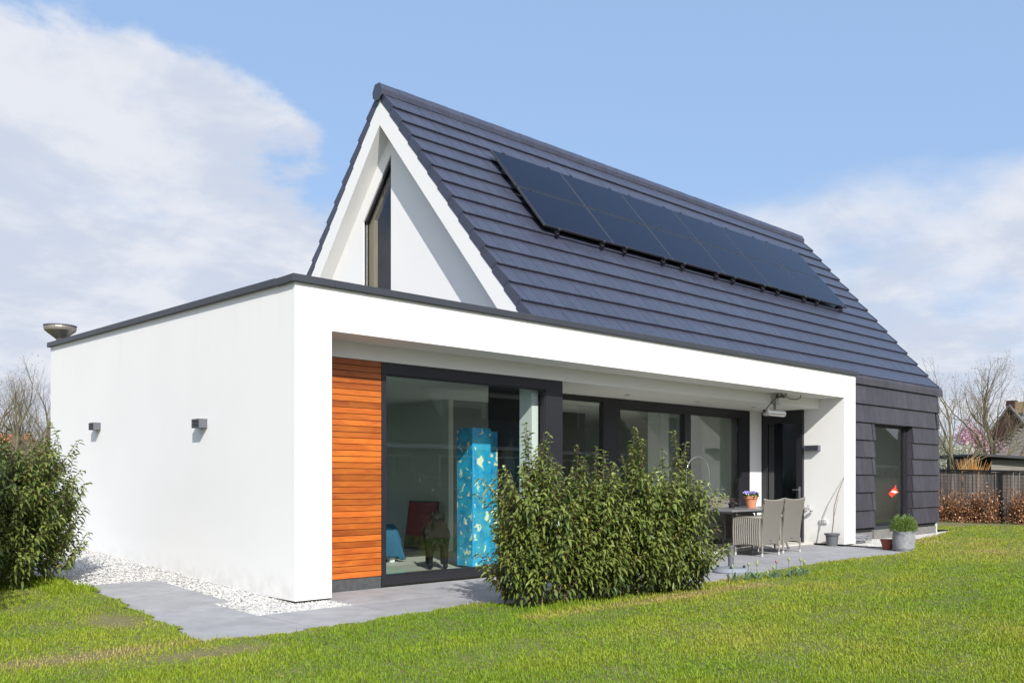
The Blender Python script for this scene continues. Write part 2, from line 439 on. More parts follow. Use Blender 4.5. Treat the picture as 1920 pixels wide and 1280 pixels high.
# ------------------------------------------------------------ paving
def slab_mesh(wx, wy):
    return MB().box(0, wx, 0, wy, -0.05, 0).mesh('slab', M_slab, bevel=0.002)
pav = tag(sheet('pavement', list(np.arange(-1.75, 12.2, 0.35)), list(np.arange(-2.0, 2.4, 0.33)), -0.045, M_earth,
                lambda x, y: (y < 0.45) or (x < -.4)), kind='structure')
SL = {}
def slab(x0, y0, x1, y1):
    k = (round(x1 - x0, 3), round(y1 - y0, 3))
    if k not in SL: SL[k] = slab_mesh(*k)
    o = link('slab', SL[k], pav, Matrix.Translation((x0, y0, Z0 + rise(x0, (y0 + y1) / 2) + random.uniform(-.0015, .0015))))
    if x1 < 0 and y1 > 0.05:
        o.matrix_basis = Matrix.Translation((x0, y0, Z0 - .004 + rise(x0, y0))) @ Matrix.Rotation(math.atan(0.036 if y0 >= 0 else .014), 4, 'X')
g = 0.008
for i in range(0, 12):
    x0 = -0.63 + i * 1.0
    slab(x0 + g, -1.47 + g, x0 + 1 - g, -.47 - g)
    if i > 0: slab(x0 + g, -.47 + g, x0 + 1 - g, .5 - g)
    if i < 12 and x0 > 3.9: slab(x0 + g, .5 + g, min(x0 + 1, 11.55) - g, 1.68)
for i in range(0, 12):
    slab(-0.63 + i + g, -2.0 + g, .37 + i - g, -1.47 - g)
for y0, y1 in ((-2.0, -1.47), (-1.47, -.47), (-.47, .45), (.45, 1.38), (1.38, 2.34)):
    slab(-1.63 + g, y0 + g, -.63 + .19 * (y0 > 0) - g, y1 - g)
slab(11.37 + g, -1.47 + g, 11.9, -.95)

# ------------------------------------------------------------ gravel
def in_gravel(x, y):
    if -1.6 < x <= 0.45 and y < 8.2:
        if y < 0: return x > -.63 and y > -.46 and x < .42
        if x > 0.03: return y < .48
        if in_lawn(x, y): return False
        if .45 < y < 2.34 and x < -.44: return False
        if y <= .45 and x < -.63: return False
        return True
    if 11.9 < x < 18.4 and -.6 < y < .62 and not in_lawn(x, y): return True
    return False
gr = tag(sheet('gravel', list(np.arange(-1.75, .5, .07)) + list(np.arange(11.9, 18.6, .1)), list(np.arange(-.6, 8.3, .07)), -0.034, M_gravel, in_gravel), kind='structure')
pts = []
while len(pts) < 26000:
    if random.random() < .72:
        y = random.random() ** 1.5 * 8.6 - .5; x = random.uniform(-1.6, .45)
    else:
        y = random.uniform(-.6, .65); x = random.uniform(11.9, 18.4)
    if in_gravel(x, y): pts.append((x, y, Z0 - .010 + rise(x, y)))
P = np.array(pts); n = len(P)
base = np.array([(1, 0, 0), (0, 1, 0), (-1, 0, 0), (0, -1, 0), (0, 0, 1)], float)
ang = RNG.random(n) * 6.28; sc = RNG.uniform(.007, .016, n)
V = np.tile(base, (n, 1, 1)) + RNG.normal(0, .22, (n, 5, 3))
x = V[:, :, 0] * np.cos(ang)[:, None] - V[:, :, 1] * np.sin(ang)[:, None]
y = V[:, :, 0] * np.sin(ang)[:, None] + V[:, :, 1] * np.cos(ang)[:, None]
V = np.stack([x * sc[:, None] * 1.1, y * sc[:, None], V[:, :, 2] * sc[:, None] * .8], 2) + P[:, None, :]
b = (np.arange(n) * 5)[:, None]
F = np.concatenate([b + np.array([[i, (i + 1) % 4, 4]]) for i in range(4)])
M_stone = leaf_mat('gravel_stone', (0.34, 0.33, 0.31), (0.64, 0.63, 0.60), 0.0, 0.85, 0.2, c3=(0.18, 0.18, 0.19))
tag(link('gravel_stones', npmesh('gravel_stones', V.reshape(-1, 3), [F], M_stone, np.repeat(RNG.random(n), 5))),
    'loose white gravel stones lying in strips along the house walls', 'gravel', kind='stuff')

# ------------------------------------------------------------ house
house = thing('house', 'modern white rendered house with steep dark tiled roof and flat roofed front extension', 'house', (0, 0, 0))
RH = 1.1886
RY, RZ = 4.0, 7.485
def zr(y): return RZ - RH * abs(y - RY)
XG = 3.83
def wtop(y): return 3.2 + 0.0207 * y
# left wall (rises slightly with the ground, like the garden strip below it)
wl = MB()
YE = 7.74
wl.ngon_prism([(0, 0, 0), (0, 0, 3.2), (0, YE, wtop(YE)), (0, YE, .1), (0, 1.3, .0)], (.3, 0, 0))
wl.build('side_wall', M_stucco, house)
MB().box(.3, .427, 0, .5, 0.0, 3.198).build('pillar', M_stucco, house)
MB().box(.427, 11.56, 0, .5, 2.755, 3.198).build('fascia', M_stucco, house)
MB().box(.427, 11.56, .5, .6, 2.572, 3.198).build('beam', M_stucco, house)
MB().box(11.56, 12.009, 0, .82, 0.0, 3.198).build('end_wall', M_stucco, house)
MB().box(11.74, 12.009, .82, 4.0, 0.0, 3.198).build('end_wall', M_stucco, house)
MB().box(.3, 16.8, .6, 7.44, 2.572, 2.66).build('ceiling', M_white, house)
MB().box(.02, .4, .03, .45, -.06, 0).build('plinth', M_plinth, house)
MB().box(11.6, 11.98, .03, .7, -.06, 0).build('plinth', M_plinth, house)
MB().box(.427, 1.405, .515, .7, -.06, .112).build('plinth', M_plinth, house)
MB().box(.3, 12.0, .6, 7.5, 3.06, 3.12).build('flat_roof', mat('bitumen', (.05, .05, .052), .9), house)
MB().box(.3, .8, 7.44, 7.74, -.05, 3.3).box(4.7, 17.0, 7.44, 7.74, -.05, 3.3).box(.8, 4.7, 7.44, 7.74, -.05, .3).box(.8, 4.7, 7.44, 7.74, 2.5, 3.3).build('back_wall', M_stucco, house)
fill_window = MB().box(.8, .9, 7.5, 7.58, .3, 2.5).box(4.6, 4.7, 7.5, 7.58, .3, 2.5).box(2.7, 2.8, 7.5, 7.58, .3, 2.5).box(.9, 4.6, 7.5, 7.58, 2.4, 2.5).box(.9, 4.6, 7.5, 7.58, .3, .4).build('window', M_alu, house)  # unseen rear window, added to let more sky light into the room
MB().box(.9, 4.6, 7.54, 7.546, .4, 2.4).build('pane', M_glass, fill_window)
MB().box(16.8, 17.08, .62, 7.44, -.05, 3.4).build('end_wall', M_stucco, house)
MB().box(.31, 16.79, .62, 7.43, -.06, 0.0).build('floor', M_infloor, house)
# coping in lengths with visible joints
o = .045
def cop(p0, p1, axis):
    if axis == 'x': MB().box(p0, p1, -o, .32, 3.2, 3.275).build('coping', M_coping, house, bevel=.004)
    else:
        MB().quadbox([(-o, p0, wtop(p0)), (.32, p0, wtop(p0)), (.32, p1, wtop(p1)), (-o, p1, wtop(p1)),
                      (-o, p0, wtop(p0) + .075), (.32, p0, wtop(p0) + .075), (.32, p1, wtop(p1) + .075), (-o, p1, wtop(p1) + .075)]).build('coping', M_coping, house, bevel=.004)
cop(-.0445, .45, 'x')
xx = .454
while xx < 12.05:
    cop(xx, min(xx + 2.5, 12.05), 'x'); xx += 2.504
yy = .325
while yy < 7.78:
    cop(yy, min(yy + 2.5, 7.785), 'y'); yy += 2.504
MB().box(11.75, 12.05, .325, .5, 3.2, 3.275).build('coping', M_coping, house, bevel=.004)
# cladding
nb = 36; z0c = .118; hb = (2.572 - z0c) / nb
clad = MB().box(.427, 1.405, .53, .6, .112, 2.57).build('cladding', M_under, house)
bme = MB().box(0, .974, 0, .022, 0, hb - .0055).mesh('board', M_cedar, bevel=.002)
for i in range(nb):
    link('board', bme, clad, Matrix.Translation((.429, .505 + random.uniform(-.001, .001), z0c + i * hb)))

# ------------------------------------------------------------ windows
def window_y(x0, x1, z0, z1, y, fr=(.06, .06, .06, .06), depth=.07, glass=None, lab=None, set_=.035):
    """framed pane facing -y; fr = left, right, bottom, top widths"""
    l, r, b, t = fr
    m = MB()
    m.box(x0, x0 + l, y, y + depth, z0, z1); m.box(x1 - r, x1, y, y + depth, z0, z1)
    m.box(x0 + l, x1 - r, y, y + depth, z0, z0 + b); m.box(x0 + l, x1 - r, y, y + depth, z1 - t, z1)
    # inner bead
    bd = .014
    m.box(x0 + l, x0 + l + bd, y + .018, y + depth - .004, z0 + b, z1 - t); m.box(x1 - r - bd, x1 - r, y + .018, y + depth - .004, z0 + b, z1 - t)
    m.box(x0 + l + bd, x1 - r - bd, y + .018, y + depth - .004, z0 + b, z0 + b + bd); m.box(x0 + l + bd, x1 - r - bd, y + .018, y + depth - .004, z1 - t - bd, z1 - t)
    f = m.build('window', M_alu, house, bevel=.002)
    if lab: f['label'] = lab
    MB().box(x0 + l + bd, x1 - r - bd, y + set_, y + set_ + .006, z0 + b + bd, z1 - t - bd).build('pane', glass or M_glass, f)
    return f
# big front window
window_y(1.408, 4.42, 0.0, 2.571, .5, (.06, .33, .105, .135), .1, lab='large picture window beside the cedar cladding')
MB().box(4.36, 4.42, .6, 1.72, 0, 2.57).build('window_return', M_alu, house)
# rear window wall
window_y(4.42, 6.80, 0, 2.571, 1.72, (.06, .12, .08, .075), .09)
window_y(6.802, 9.02, 0, 2.571, 1.72, (.31, .09, .09, .16), .12, lab='sliding glass door panel behind the hedge')
window_y(9.022, 11.08, 0, 2.571, 1.72, (.09, .33, .09, .155), .09)
MB().box(11.082, 11.74, 1.72, 1.95, 0, 2.572).build('pillar', M_stucco, house)
# glass door in the side wall, facing west
dm = MB(); DY0, DY1 = .822, 1.718
dm.box(11.50, 11.57, DY0, DY0 + .13, 0, 2.57).box(11.50, 11.57, DY1 - .13, DY1, 0, 2.57).box(11.50, 11.57, DY0 + .13, DY1 - .13, 0, .22).box(11.50, 11.57, DY0 + .13, DY1 - .13, 2.33, 2.57)
door = dm.build('door', M_alu, house, bevel=.002)
MB().box(11.535, 11.541, DY0 + .13, DY1 - .13, .22, 2.33).build('pane', M_glass2, door)
MB().tube([(11.49, .88, 1.02), (11.45, .88, 1.02), (11.45, 1.0, 1.02)], .009, 8).box(11.492, 11.50, .86, .90, .86, 1.08).build('handle', M_steel, door)
# ceiling spots
for x, y in ((6.6, 1.15), (8.5, 1.15), (10.3, 1.15)):
    MB().lathe((x, y, 2.566), [(0, 0), (.028, 0), (.045, -.003), (.048, .004)], 20).build('ceiling_spot', M_bright, house)

# ------------------------------------------------------------ roof
U = Vector((1, 0, 0)); SQ = math.hypot(1, RH)
VS = Vector((0, 1 / SQ, RH / SQ)); NN = Vector((0, -RH / SQ, 1 / SQ))
K0 = Vector((0, .5, zr(.5)))
LS = (RY - .5) * SQ
XE = 17.12
roof = MB()
roof.ngon_prism([(XG + .01, .5, zr(.5)), (XG + .01, RY, RZ), (XG + .01, RY, RZ - .12), (XG + .01, .5, zr(.5) - .12)], (XE - XG - .03, 0, 0))
roof.ngon_prism([(XG + .01, RY + .001, RZ), (XG + .01, 7.5, zr(7.5)), (XG + .01, 7.5, zr(7.5) - .12), (XG + .01, RY + .001, RZ - .12)], (XE - XG - .03, 0, 0))
roof = roof.build('roof', M_under, house)
TW, EX = .24, .378
prof = [(0, .010), (0, .046), (.003, .053), (.011, .056), (.41, .016), (.41, .004)]
def tile_mesh(name, wd, m):
    return MB().ngon_prism([(0, a, b) for a, b in prof], (wd, 0, 0)).mesh(name, m)
TM = tile_mesh('tile', TW - .007, M_tile); TMh = tile_mesh('half_tile', TW / 2 - .007, M_tile)
def roofM(x, s, flip=False):
    if flip:
        v = Vector((0, -1 / SQ, RH / SQ)); nn = Vector((0, RH / SQ, 1 / SQ)); p = Vector((x, 7.5, zr(7.5))) + v * s; u = -U
    else: v, nn, u = VS, NN, U; p = Vector((x, .5, zr(.5))) + v * s
    M = Matrix((u, v, nn)).transposed().to_4x4(); M.translation = p
    return M
C3 = Vector(cam.location)
cells = []
for k in range(0, 14):
    half = (k % 2) * TW / 2
    xx = XG + .03
    if half: cells.append((xx, k, TMh)); xx += half
    while xx + TW <= XE + .001:
        cells.append((xx, k, TM)); xx += TW
    if XE - xx > .06: cells.append((xx, k, TMh))
def under_pv(x, s): return 5.6 < x < 15.1 and 2.35 < s < 3.9
cells.sort(key=lambda c: ((Vector((c[0], .5, zr(.5))) + VS * (c[1] * EX) - C3).length + (100 if under_pv(c[0], c[1] * EX) else 0)))
rest = MB()
def add_mesh(mb, me, M):
    b = len(mb.v)
    for v in me.vertices: mb.v.append(tuple(M @ v.co))
    for p in me.polygons: mb.f.append(tuple(b + i for i in p.vertices))
for i, (x, k, me) in enumerate(cells):
    M = roofM(x, k * EX) @ Matrix.Translation((0, random.uniform(-.0015, .0015), random.uniform(-.0012, .0012)))
    if i < 296: link('roof_tile', me, roof, M)
    else: add_mesh(rest, me, M)
# back slope, joined
xx = XG + .03
for k in range(14):
    xx = XG + .03 + TW
    while xx <= XE + .05:
        add_mesh(rest, TM, roofM(xx, k * EX, True)); xx += TW
tag(rest.build('roof_tile', M_tile, roof), kind='stuff')
# verge tiles on both slopes
vm = MB().ngon_prism([(0, a, b) for a, b in [(0, -.085), (0, .054), (.012, .068), (.40, .022), (.40, -.06), (.36, -.105)]], (.034, 0, 0)).mesh('verge_tile', M_tile, bevel=.002)
for k in range(14):
    link('verge_tile', vm, roof, roofM(XG - .005, k * EX))
    link('verge_tile', vm, roof, roofM(XG + .029, k * EX, True))
    link('verge_tile', vm, roof, roofM(XE - .02, k * EX))
# ridge
rp = [(-.115, -.10), (-.125, -.02), (-.062, .085), (.062, .085), (.125, -.02), (.115, -.10)]
rm = MB().ngon_prism([(0, a, b) for a, b in rp], (.338, 0, 0)).mesh('ridge_tile', M_tile)
xx = XG - .03; i = 0
while xx < XE - .2:
    link('ridge_tile', rm, roof, Matrix.Translation((xx, RY, RZ + .005 + (.003 if i % 2 else 0)))); xx += .342; i += 1
MB().ngon_prism([(XG - .052, RY + a * 1.04, RZ + .0 + b * 1.12) for a, b in rp] + [(XG - .052, RY + .05, RZ - .17), (XG - .052, RY - .05, RZ - .17)], (.02, 0, 0)).build('ridge_cap', M_tile, roof)
# knee tiles where the roof turns into the wall
kp = [(.57, 3.435), (.50, 3.375), (.462, 3.33), (.448, 3.29), (.444, 3.160), (.48, 3.160), (.485, 3.27), (.52, 3.33), (.60, 3.40)]
km = MB().ngon_prism([(0, a, b) for a, b in kp], (TW - .004, 0, 0)).mesh('knee_tile', M_tile2)
wt = MB().ngon_prism([(0, .452, 0), (0, .446, .005), (0, .448, .014), (0, .488, .392), (0, .50, .392), (0, .480, 0)], (TW - .004, 0, 0)).mesh('wall_tile', M_tile2)
wth = MB().ngon_prism([(0, .452, 0), (0, .446, .005), (0, .448, .014), (0, .488, .392), (0, .50, .392), (0, .480, 0)], (TW / 2 - .004, 0, 0)).mesh('wall_tile', M_tile2)
ft = MB()
WX0, WX1 = 13.86, 15.72
ft.box(12.02, WX0 + .02, .5, .62, .14, 3.30).box(WX1 - .0, 17.07, .5, .62, .14, 3.30).box(WX0 + .02, WX1, .5, .62, 2.41, 3.30)
tw = ft.build('tiled_wall', M_under, house)
zb = [2.765, 2.39, 2.03, 1.675, 1.32, .955, .585, .225]
def place_wall(mesh, x, z): link(mesh.name.split('.')[0], mesh, tw, Matrix.Translation((x, 0, z)))
xx = 12.03
while xx < 17.12: place_wall(km, xx, 0); xx += TW
for k, z in enumerate(zb):
    hasw = k >= 2
    for (a, b) in (((12.03, WX0), (WX1 + .0, 17.15)) if hasw else ((12.03, 17.15),)):
        xx = a
        if k % 2: place_wall(wth, xx, z); xx += TW / 2
        while xx + TW < b + .03: place_wall(wt, xx, z); xx += TW
        if b - xx > .07: place_wall(wth, b - TW / 2, z)
# window reveal, window and base course
rv = MB()
for k, z in enumerate(zb[2:]):
    rv.quadbox([(WX1 - .006, .485, z), (WX1 + .012, .485, z), (WX1 + .012, .74, z), (WX1 - .022, .74, z),
                (WX1 - .012, .51, z + .352), (WX1 + .012, .51, z + .352), (WX1 + .012, .74, z + .352), (WX1 - .022, .74, z + .352)])
rv.build('reveal', M_tile2, house)
MB().box(WX0 - .02, WX0 + .0, .52, .70, .2, 2.4).build('reveal', M_tile2, house)
window_y(WX0, WX1 - .02, .235, 2.395, .60, (.03, .12, .05, .05), .08, glass=None, lab='tall window set in the dark tiled wall')
MB().box(WX0, WX1, .5, .82, .17, .23).build('window_sill', M_coping, house)
MB().box(12.02, 13.75, .475, .6, -.06, .13).box(15.4, 17.0, .475, .6, -.06, .14).box(13.76, 15.39, .45, .6, -.06, .165).build('plinth', M_plinth2, house, bevel=.006)
MB().box(17.0, 17.02, .46, .6, -.03, .2).build('corner_trim', M_white, house)

# ------------------------------------------------------------ gable
def zi(y, off=.63): return zr(y) + .075 - off
band = MB()
for sgn in (-1, 1):
    e = 3.36
    band.ngon_prism([(XG, RY, zi(RY, .07)), (XG, RY + sgn * e, zi(RY + sgn * e, .07)), (XG, RY + sgn * e, max(2.9, zi(RY + sgn * e))) , (XG, RY, zi(RY))][::-sgn], (.25, 0, 0))
band.build('gable_surround', M_stucco, house)
gx = XG + .25
WY0, WY1, WZT, WZD = 4.04, 4.84, 6.53, 5.58
gw = MB()
gw.ngon_prism([(gx, .9, 3.0), (gx, WY0, 3.0), (gx, WY0, zi(WY0, .3)), (gx, RY, zi(RY, .3)), (gx, .9, zi(.9, .3))], (.10, 0, 0))
gw.ngon_prism([(gx, WY1, 3.0), (gx, 7.2, 3.0), (gx, 7.2, zi(7.2, .3)), (gx, WY1, zi(WY1, .3))], (.10, 0, 0))
gw.ngon_prism([(gx, WY0, WZT), (gx, WY1, WZD), (gx, WY1, zi(WY1, .3)), (gx, WY0, zi(WY0, .3))], (.10, 0, 0))
gw.build('gable_wall', M_stucco, house)
fx = gx + .025
gf = MB()
sl_ = (WZT - WZD) / (WY1 - WY0)
gf.box(fx, fx + .05, WY1 - .055, WY1 - .001, 3.05, WZD + .055 * sl_)
gf.ngon_prism([(fx, WY0 + .001, WZT - .002), (fx, WY1 - .001, WZD - .002), (fx, WY1 - .001, WZD - .085), (fx, WY0 + .001, WZT - .085)], (.05, 0, 0))
gf.box(fx, fx + .05, WY0 + .001, WY0 + .02, 3.05, WZT - .03)
gf = gf.build('window', M_alu, house); gf['label'] = 'tall slanted window in the gable'
MB().ngon_prism([(fx + .03, WY0 + .02, 3.05), (fx + .03, WY1 - .055, 3.05), (fx + .03, WY1 - .055, WZD - .085 + .055 * sl_), (fx + .03, WY0 + .02, WZT - .08 - .02 * sl_)], (.006, 0, 0)).build('pane', glass_mat('gable_glass', (.78, .82, .84), 1.5, 0, 1.2), gf)
MB().box(fx - .004, fx + .012, WY1 - .078, WY1 - .06, 3.05, WZD - .06).build('bead', M_bright, gf)
# pine lining, latch and the room behind
MB().box(gx + .12, gx + .20, 4.70, 4.87, 3.05, 5.62).build('timber_post', M_pine, house)
MB().ngon_prism([(gx + .13, 4.0, 6.72), (gx + .13, 4.87, 5.70), (gx + .13, 4.87, 5.42), (gx + .13, 4.0, 6.44)], (.07, 0, 0)).build('timber_rafter', M_pine, house)
MB().tube([(fx + .06, 4.66, 3.78), (fx + .06, 4.46, 3.43), (fx + .06, 4.66, 3.41)], .009, 6).tube([(fx + .06, 4.66, 4.05), (fx + .06, 4.46, 4.04)], .014, 6).build('window_latch', M_white, house)
MB().ngon_prism([(gx + .9, 2.2, 2.9), (gx + .9, 6.9, 2.9), (gx + .9, 6.9, zi(6.9, .25)), (gx + .9, 4.0, zi(4.0, .25)), (gx + .9, 2.2, zi(2.2, .25))], (.05, 0, 0)).build('attic_wall', mat('attic_wall', (.30, .33, .42), .9), house)

# ------------------------------------------------------------ solar panels
pv = thing('solar_array', 'black solar panels in two rows on rails on the dark roof slope', 'solar panels', (10.4, 2.6, 5.9))
PW, PH, H0 = 1.662, .985, .175
pme = MB().box(0, PW - .014, 0, PH - .010, 0, .034).mesh('solar_panel', M_pvframe)
cme = MB().box(.016, PW - .030, .012, PH - .024, .0345, .036).mesh('cell_sheet', M_pv)
for r in range(2):
    for c in range(6):
        M = roofM(5.44 + c * PW, 2.30 + r * (PH + .01)) @ Matrix.Translation((0, 0, H0 - .034))
        p = link('solar_panel', pme, pv, M)
        link('cell_sheet', cme, p, M)
rme = MB().box(0, .04, 0, 2.05, .085, .137).mesh('rail', M_pvclamp)
cme2 = MB().box(-.005, .045, -.01, .035, .138, .183).mesh('clamp', M_pvclamp, bevel=.003)
hme = MB().box(0, .04, 0, .05, .045, .084).mesh('roof_hook', M_pvclamp)
eme = MB().tube([(.02, -.03, .10), (.02, .03, .10)], .03, 8).mesh('rail_end', M_pvclamp)
for c in range(6):
    for fx_ in (.28, PW - .3):
        M = roofM(5.44 + c * PW + fx_, 2.24)
        r_ = link('rail', rme, pv, M)
        for s0 in (0.01, 1.035, 2.03): link('clamp', cme2, r_, M @ Matrix.Translation((0, s0, 0)))
        for s0 in (.1, 1.1, 1.9): link('roof_hook', hme, r_, M @ Matrix.Translation((0, s0, 0)))
        link('rail_end', eme, r_, M)
# shadow-side trim at the end of the rail
# ------------------------------------------------------------ flat roof vent
vt = thing('roof_vent', 'grey metal mushroom vent on the far left corner of the flat roof', 'vent', (.12, 7.66, 3.14))
MB().lathe((.12, 7.66, 3.14), [(.0, 0), (.05, 0), (.05, .33), (.07, .36), (.235, .49), (.245, .53), (.235, .56), (0, .575)], 32).build('cowl', mat('weathered_metal', (.40, .36, .31), .42, metal=.5, noise=(5, .5)), vt, smooth=False)
MB().lathe((.12, 7.66, 3.14), [(.236, .556), (.25, .558), (.25, .577), (0, .588)], 32).build('lid', M_lamp, vt)

# ------------------------------------------------------------ wall lamps
def wall_lamp(loc, rz, wd, label):
    """box lamp; local: wall at x=0, sticks out to -x, width along y"""
    t = thing('wall_lamp', label, 'wall lamp', loc, 'grey box wall lamps')
    t.rotation_euler = (0, 0, rz); WM[t.name] = Matrix.Identity(4)
    h = .052; p = .10
    m = MB()
    m.box(-.02, 0, -wd / 2, wd / 2, -h, h).box(-p, -.02, -wd / 2, -wd / 2 + .012, -h, h).box(-p, -.02, wd / 2 - .012, wd / 2, -h, h)
    m.box(-p, -.02, -wd / 2 + .012, wd / 2 - .012, h - .008, h).box(-p, -.02, -wd / 2 + .012, wd / 2 - .012, -h, -h + .008)
    m.build('housing', M_lamp, t)
    MB().box(-.05, -.0405, -wd / 2 + .013, wd / 2 - .013, -h + .009, h - .009).build('diffuser', M_darkin, t)
    for i in range(5):
        z = -h + .018 + i * .0172
        MB().box(-p + .001, -p + .022, -wd / 2 + .013, wd / 2 - .013, z, z + .007).build('louvre', M_lamp, t)
    return t
wall_lamp((0, 2.088, 1.872), 0, .205, 'grey louvred box lamp on the white side wall, the one nearer the front corner')
wall_lamp((0, 5.56, 1.985), 0, .205, 'grey louvred box lamp on the white side wall, the far one nearer the back')
wall_lamp((11.56, .62, 1.822), 0, .29, 'long grey box lamp on the covered terrace wall beside the dark glass door')

# ------------------------------------------------------------ terrace heater
ht = thing('patio_heater', 'silver tube heater hanging under the canopy with a coiled black cable', 'heater', (9.8, .42, 2.75))
MB().tube([(9.52, .42, 2.395), (10.10, .42, 2.395)], .058, 20).build('heater_tube', M_steel, ht, smooth=False, bevel=.006)
MB().tube([(9.50, .42, 2.395), (9.56, .42, 2.395)], .062, 20).build('end_cap', M_bright, ht)
MB().tube([(9.44, .42, 2.42), (9.50, .42, 2.42)], .022, 10).build('plug', M_black, ht)
MB().box(9.80, 9.86, .39, .45, 2.45, 2.56).box(9.82, 9.90, .40, .44, 2.54, 2.755).box(9.76, 9.93, .37, .47, 2.555, 2.575).build('bracket', M_bright, ht, bevel=.003)
cp = [(9.52, .42, 2.46), (9.70, .40, 2.60), (9.86, .38, 2.70)]
for i in range(26):
    a = i * .75
    cp.append((9.88 + .10 * math.cos(a) + .002 * i, .34 + .05 * math.sin(a * .7), 2.705 + .035 * math.sin(a * 1.3)))
cp += [(10.0, .33, 2.70), (10.15, .3, 2.66), (10.3, .28, 2.66), (10.42, .27, 2.69), (10.45, .27, 2.75)]
MB().tube(cp, .0075, 6).build('cable', M_black, ht)

# ------------------------------------------------------------ sockets on the terrace wall
sk = thing('wall_socket', 'white double power socket low on the terrace wall behind the bare potted stick', 'socket', (11.56, .40, .42))
MB().box(11.535, 11.56, .33, .405, .38, .46).box(11.535, 11.56, .41, .485, .38, .46).build('socket_box', M_white, sk, bevel=.006)
MB().box(11.530, 11.5345, .335, .40, .385, .455).box(11.530, 11.5345, .415, .48, .385, .455).build('cover', mat('socket_grey', (.6, .6, .6), .4), sk)
tp = thing('garden_tap', 'small chrome garden tap on the terrace wall behind the wicker chairs', 'tap', (11.56, .74, .66))
MB().tube([(11.56, .70, .67), (11.48, .70, .67), (11.45, .70, .62)], .014, 8).build('spout', M_steel, tp)
MB().tube([(11.50, .70, .67), (11.50, .70, .72)], .01, 8).box(11.47, 11.53, .693, .707, .715, .728).build('tap_handle', M_steel, tp)
MB().lathe((11.50, .63, .60), [(0, 0), (.035, 0), (.035, .03), (0, .03)], 14).build('hose_fitting', M_steel, tp)

# ------------------------------------------------------------ table
def top_mat():
    return mat('granite_top', (.115, .115, .12), .32, noise=(160, .5, (.22, .22, .23)))
tb = thing('garden_table', 'dark grey stone topped garden table with curved metal legs on the terrace', 'table', (9.2, .7, Z0))
MB().ngon_prism([(8.05, .16, .69), (8.11, .10, .69), (10.29, .10, .69), (10.35, .16, .69), (10.35, 1.12, .69), (10.29, 1.18, .69), (8.11, 1.18, .69), (8.05, 1.12, .69)], (0, 0, .032)).build('table_top', top_mat(), tb, bevel=.004)
M_leg = mat('taupe_metal', (.20, .185, .18), .45, metal=.3)
MB().box(8.25, 10.15, .25, .29, .655, .689).box(8.25, 10.15, .99, 1.03, .655, .689).box(8.25, 8.29, .29, .99, .655, .689).box(10.11, 10.15, .29, .99, .655, .689).build('apron', M_leg, tb)
for x, sx in ((8.30, -1), (10.10, 1)):
    for y, sy in ((.30, -1), (.98, 1)):
        p = []
        for i in range(11):
            f = i / 10; p.append((x + sx * (.055 * math.sin(f * math.pi * 2) - .02 * f), y + sy * .03 * math.sin(f * math.pi * 2), .66 - f * (.66 - Z0)))
        MB().tube(p, [.02 - .004 * math.sin(i / 10 * 3.1) for i in range(11)], 10).build('leg', M_leg, tb, smooth=True)

# ------------------------------------------------------------ wicker armchairs
def wicker_mat(name, scale_dir):
    m = bpy.data.materials.new(name); m.use_nodes = True
    t = m.node_tree; b = t.nodes['Principled BSDF']
    tcn = t.nodes.new('ShaderNodeTexCoord')
    def wave(d, s):
        w_ = t.nodes.new('ShaderNodeTexWave'); w_.bands_direction = d; w_.inputs['Scale'].default_value = s
        w_.inputs['Distortion'].default_value = 0.6; w_.inputs['Detail'].default_value = 1
        t.links.new(tcn.outputs['Object'], w_.inputs['Vector']); return w_.outputs['Fac']
    a = wave('Z', 32); c = wave('X', 26)
    mu = t.nodes.new('ShaderNodeMath'); mu.operation = 'MULTIPLY'; t.links.new(a, mu.inputs[0]); t.links.new(c, mu.inputs[1])
    r = t.nodes.new('ShaderNodeValToRGB'); r.color_ramp.elements[0].color = (.085, .077, .066, 1); r.color_ramp.elements[1].color = (.33, .305, .26, 1)
    r.color_ramp.elements[0].position = .0; r.color_ramp.elements[1].position = .45
    t.links.new(mu.outputs[0], r.inputs[0]); t.links.new(r.outputs[0], b.inputs['Base Color']); b.inputs['Roughness'].default_value = .6
    bp = t.nodes.new('ShaderNodeBump'); bp.inputs['Strength'].default_value = .8; bp.inputs['Distance'].default_value = .004
    t.links.new(mu.outputs[0], bp.inputs['Height']); t.links.new(bp.outputs[0], b.inputs['Normal'])
    return m
M_wick = wicker_mat('grey_wicker', 'Z')
M_wick2 = mat('grey_wicker_rib', (.24, .225, .195), .6, noise=(60, .35), bump=(150, .6, .004))
M_foot = mat('chair_foot', (.45, .44, .41), .45)
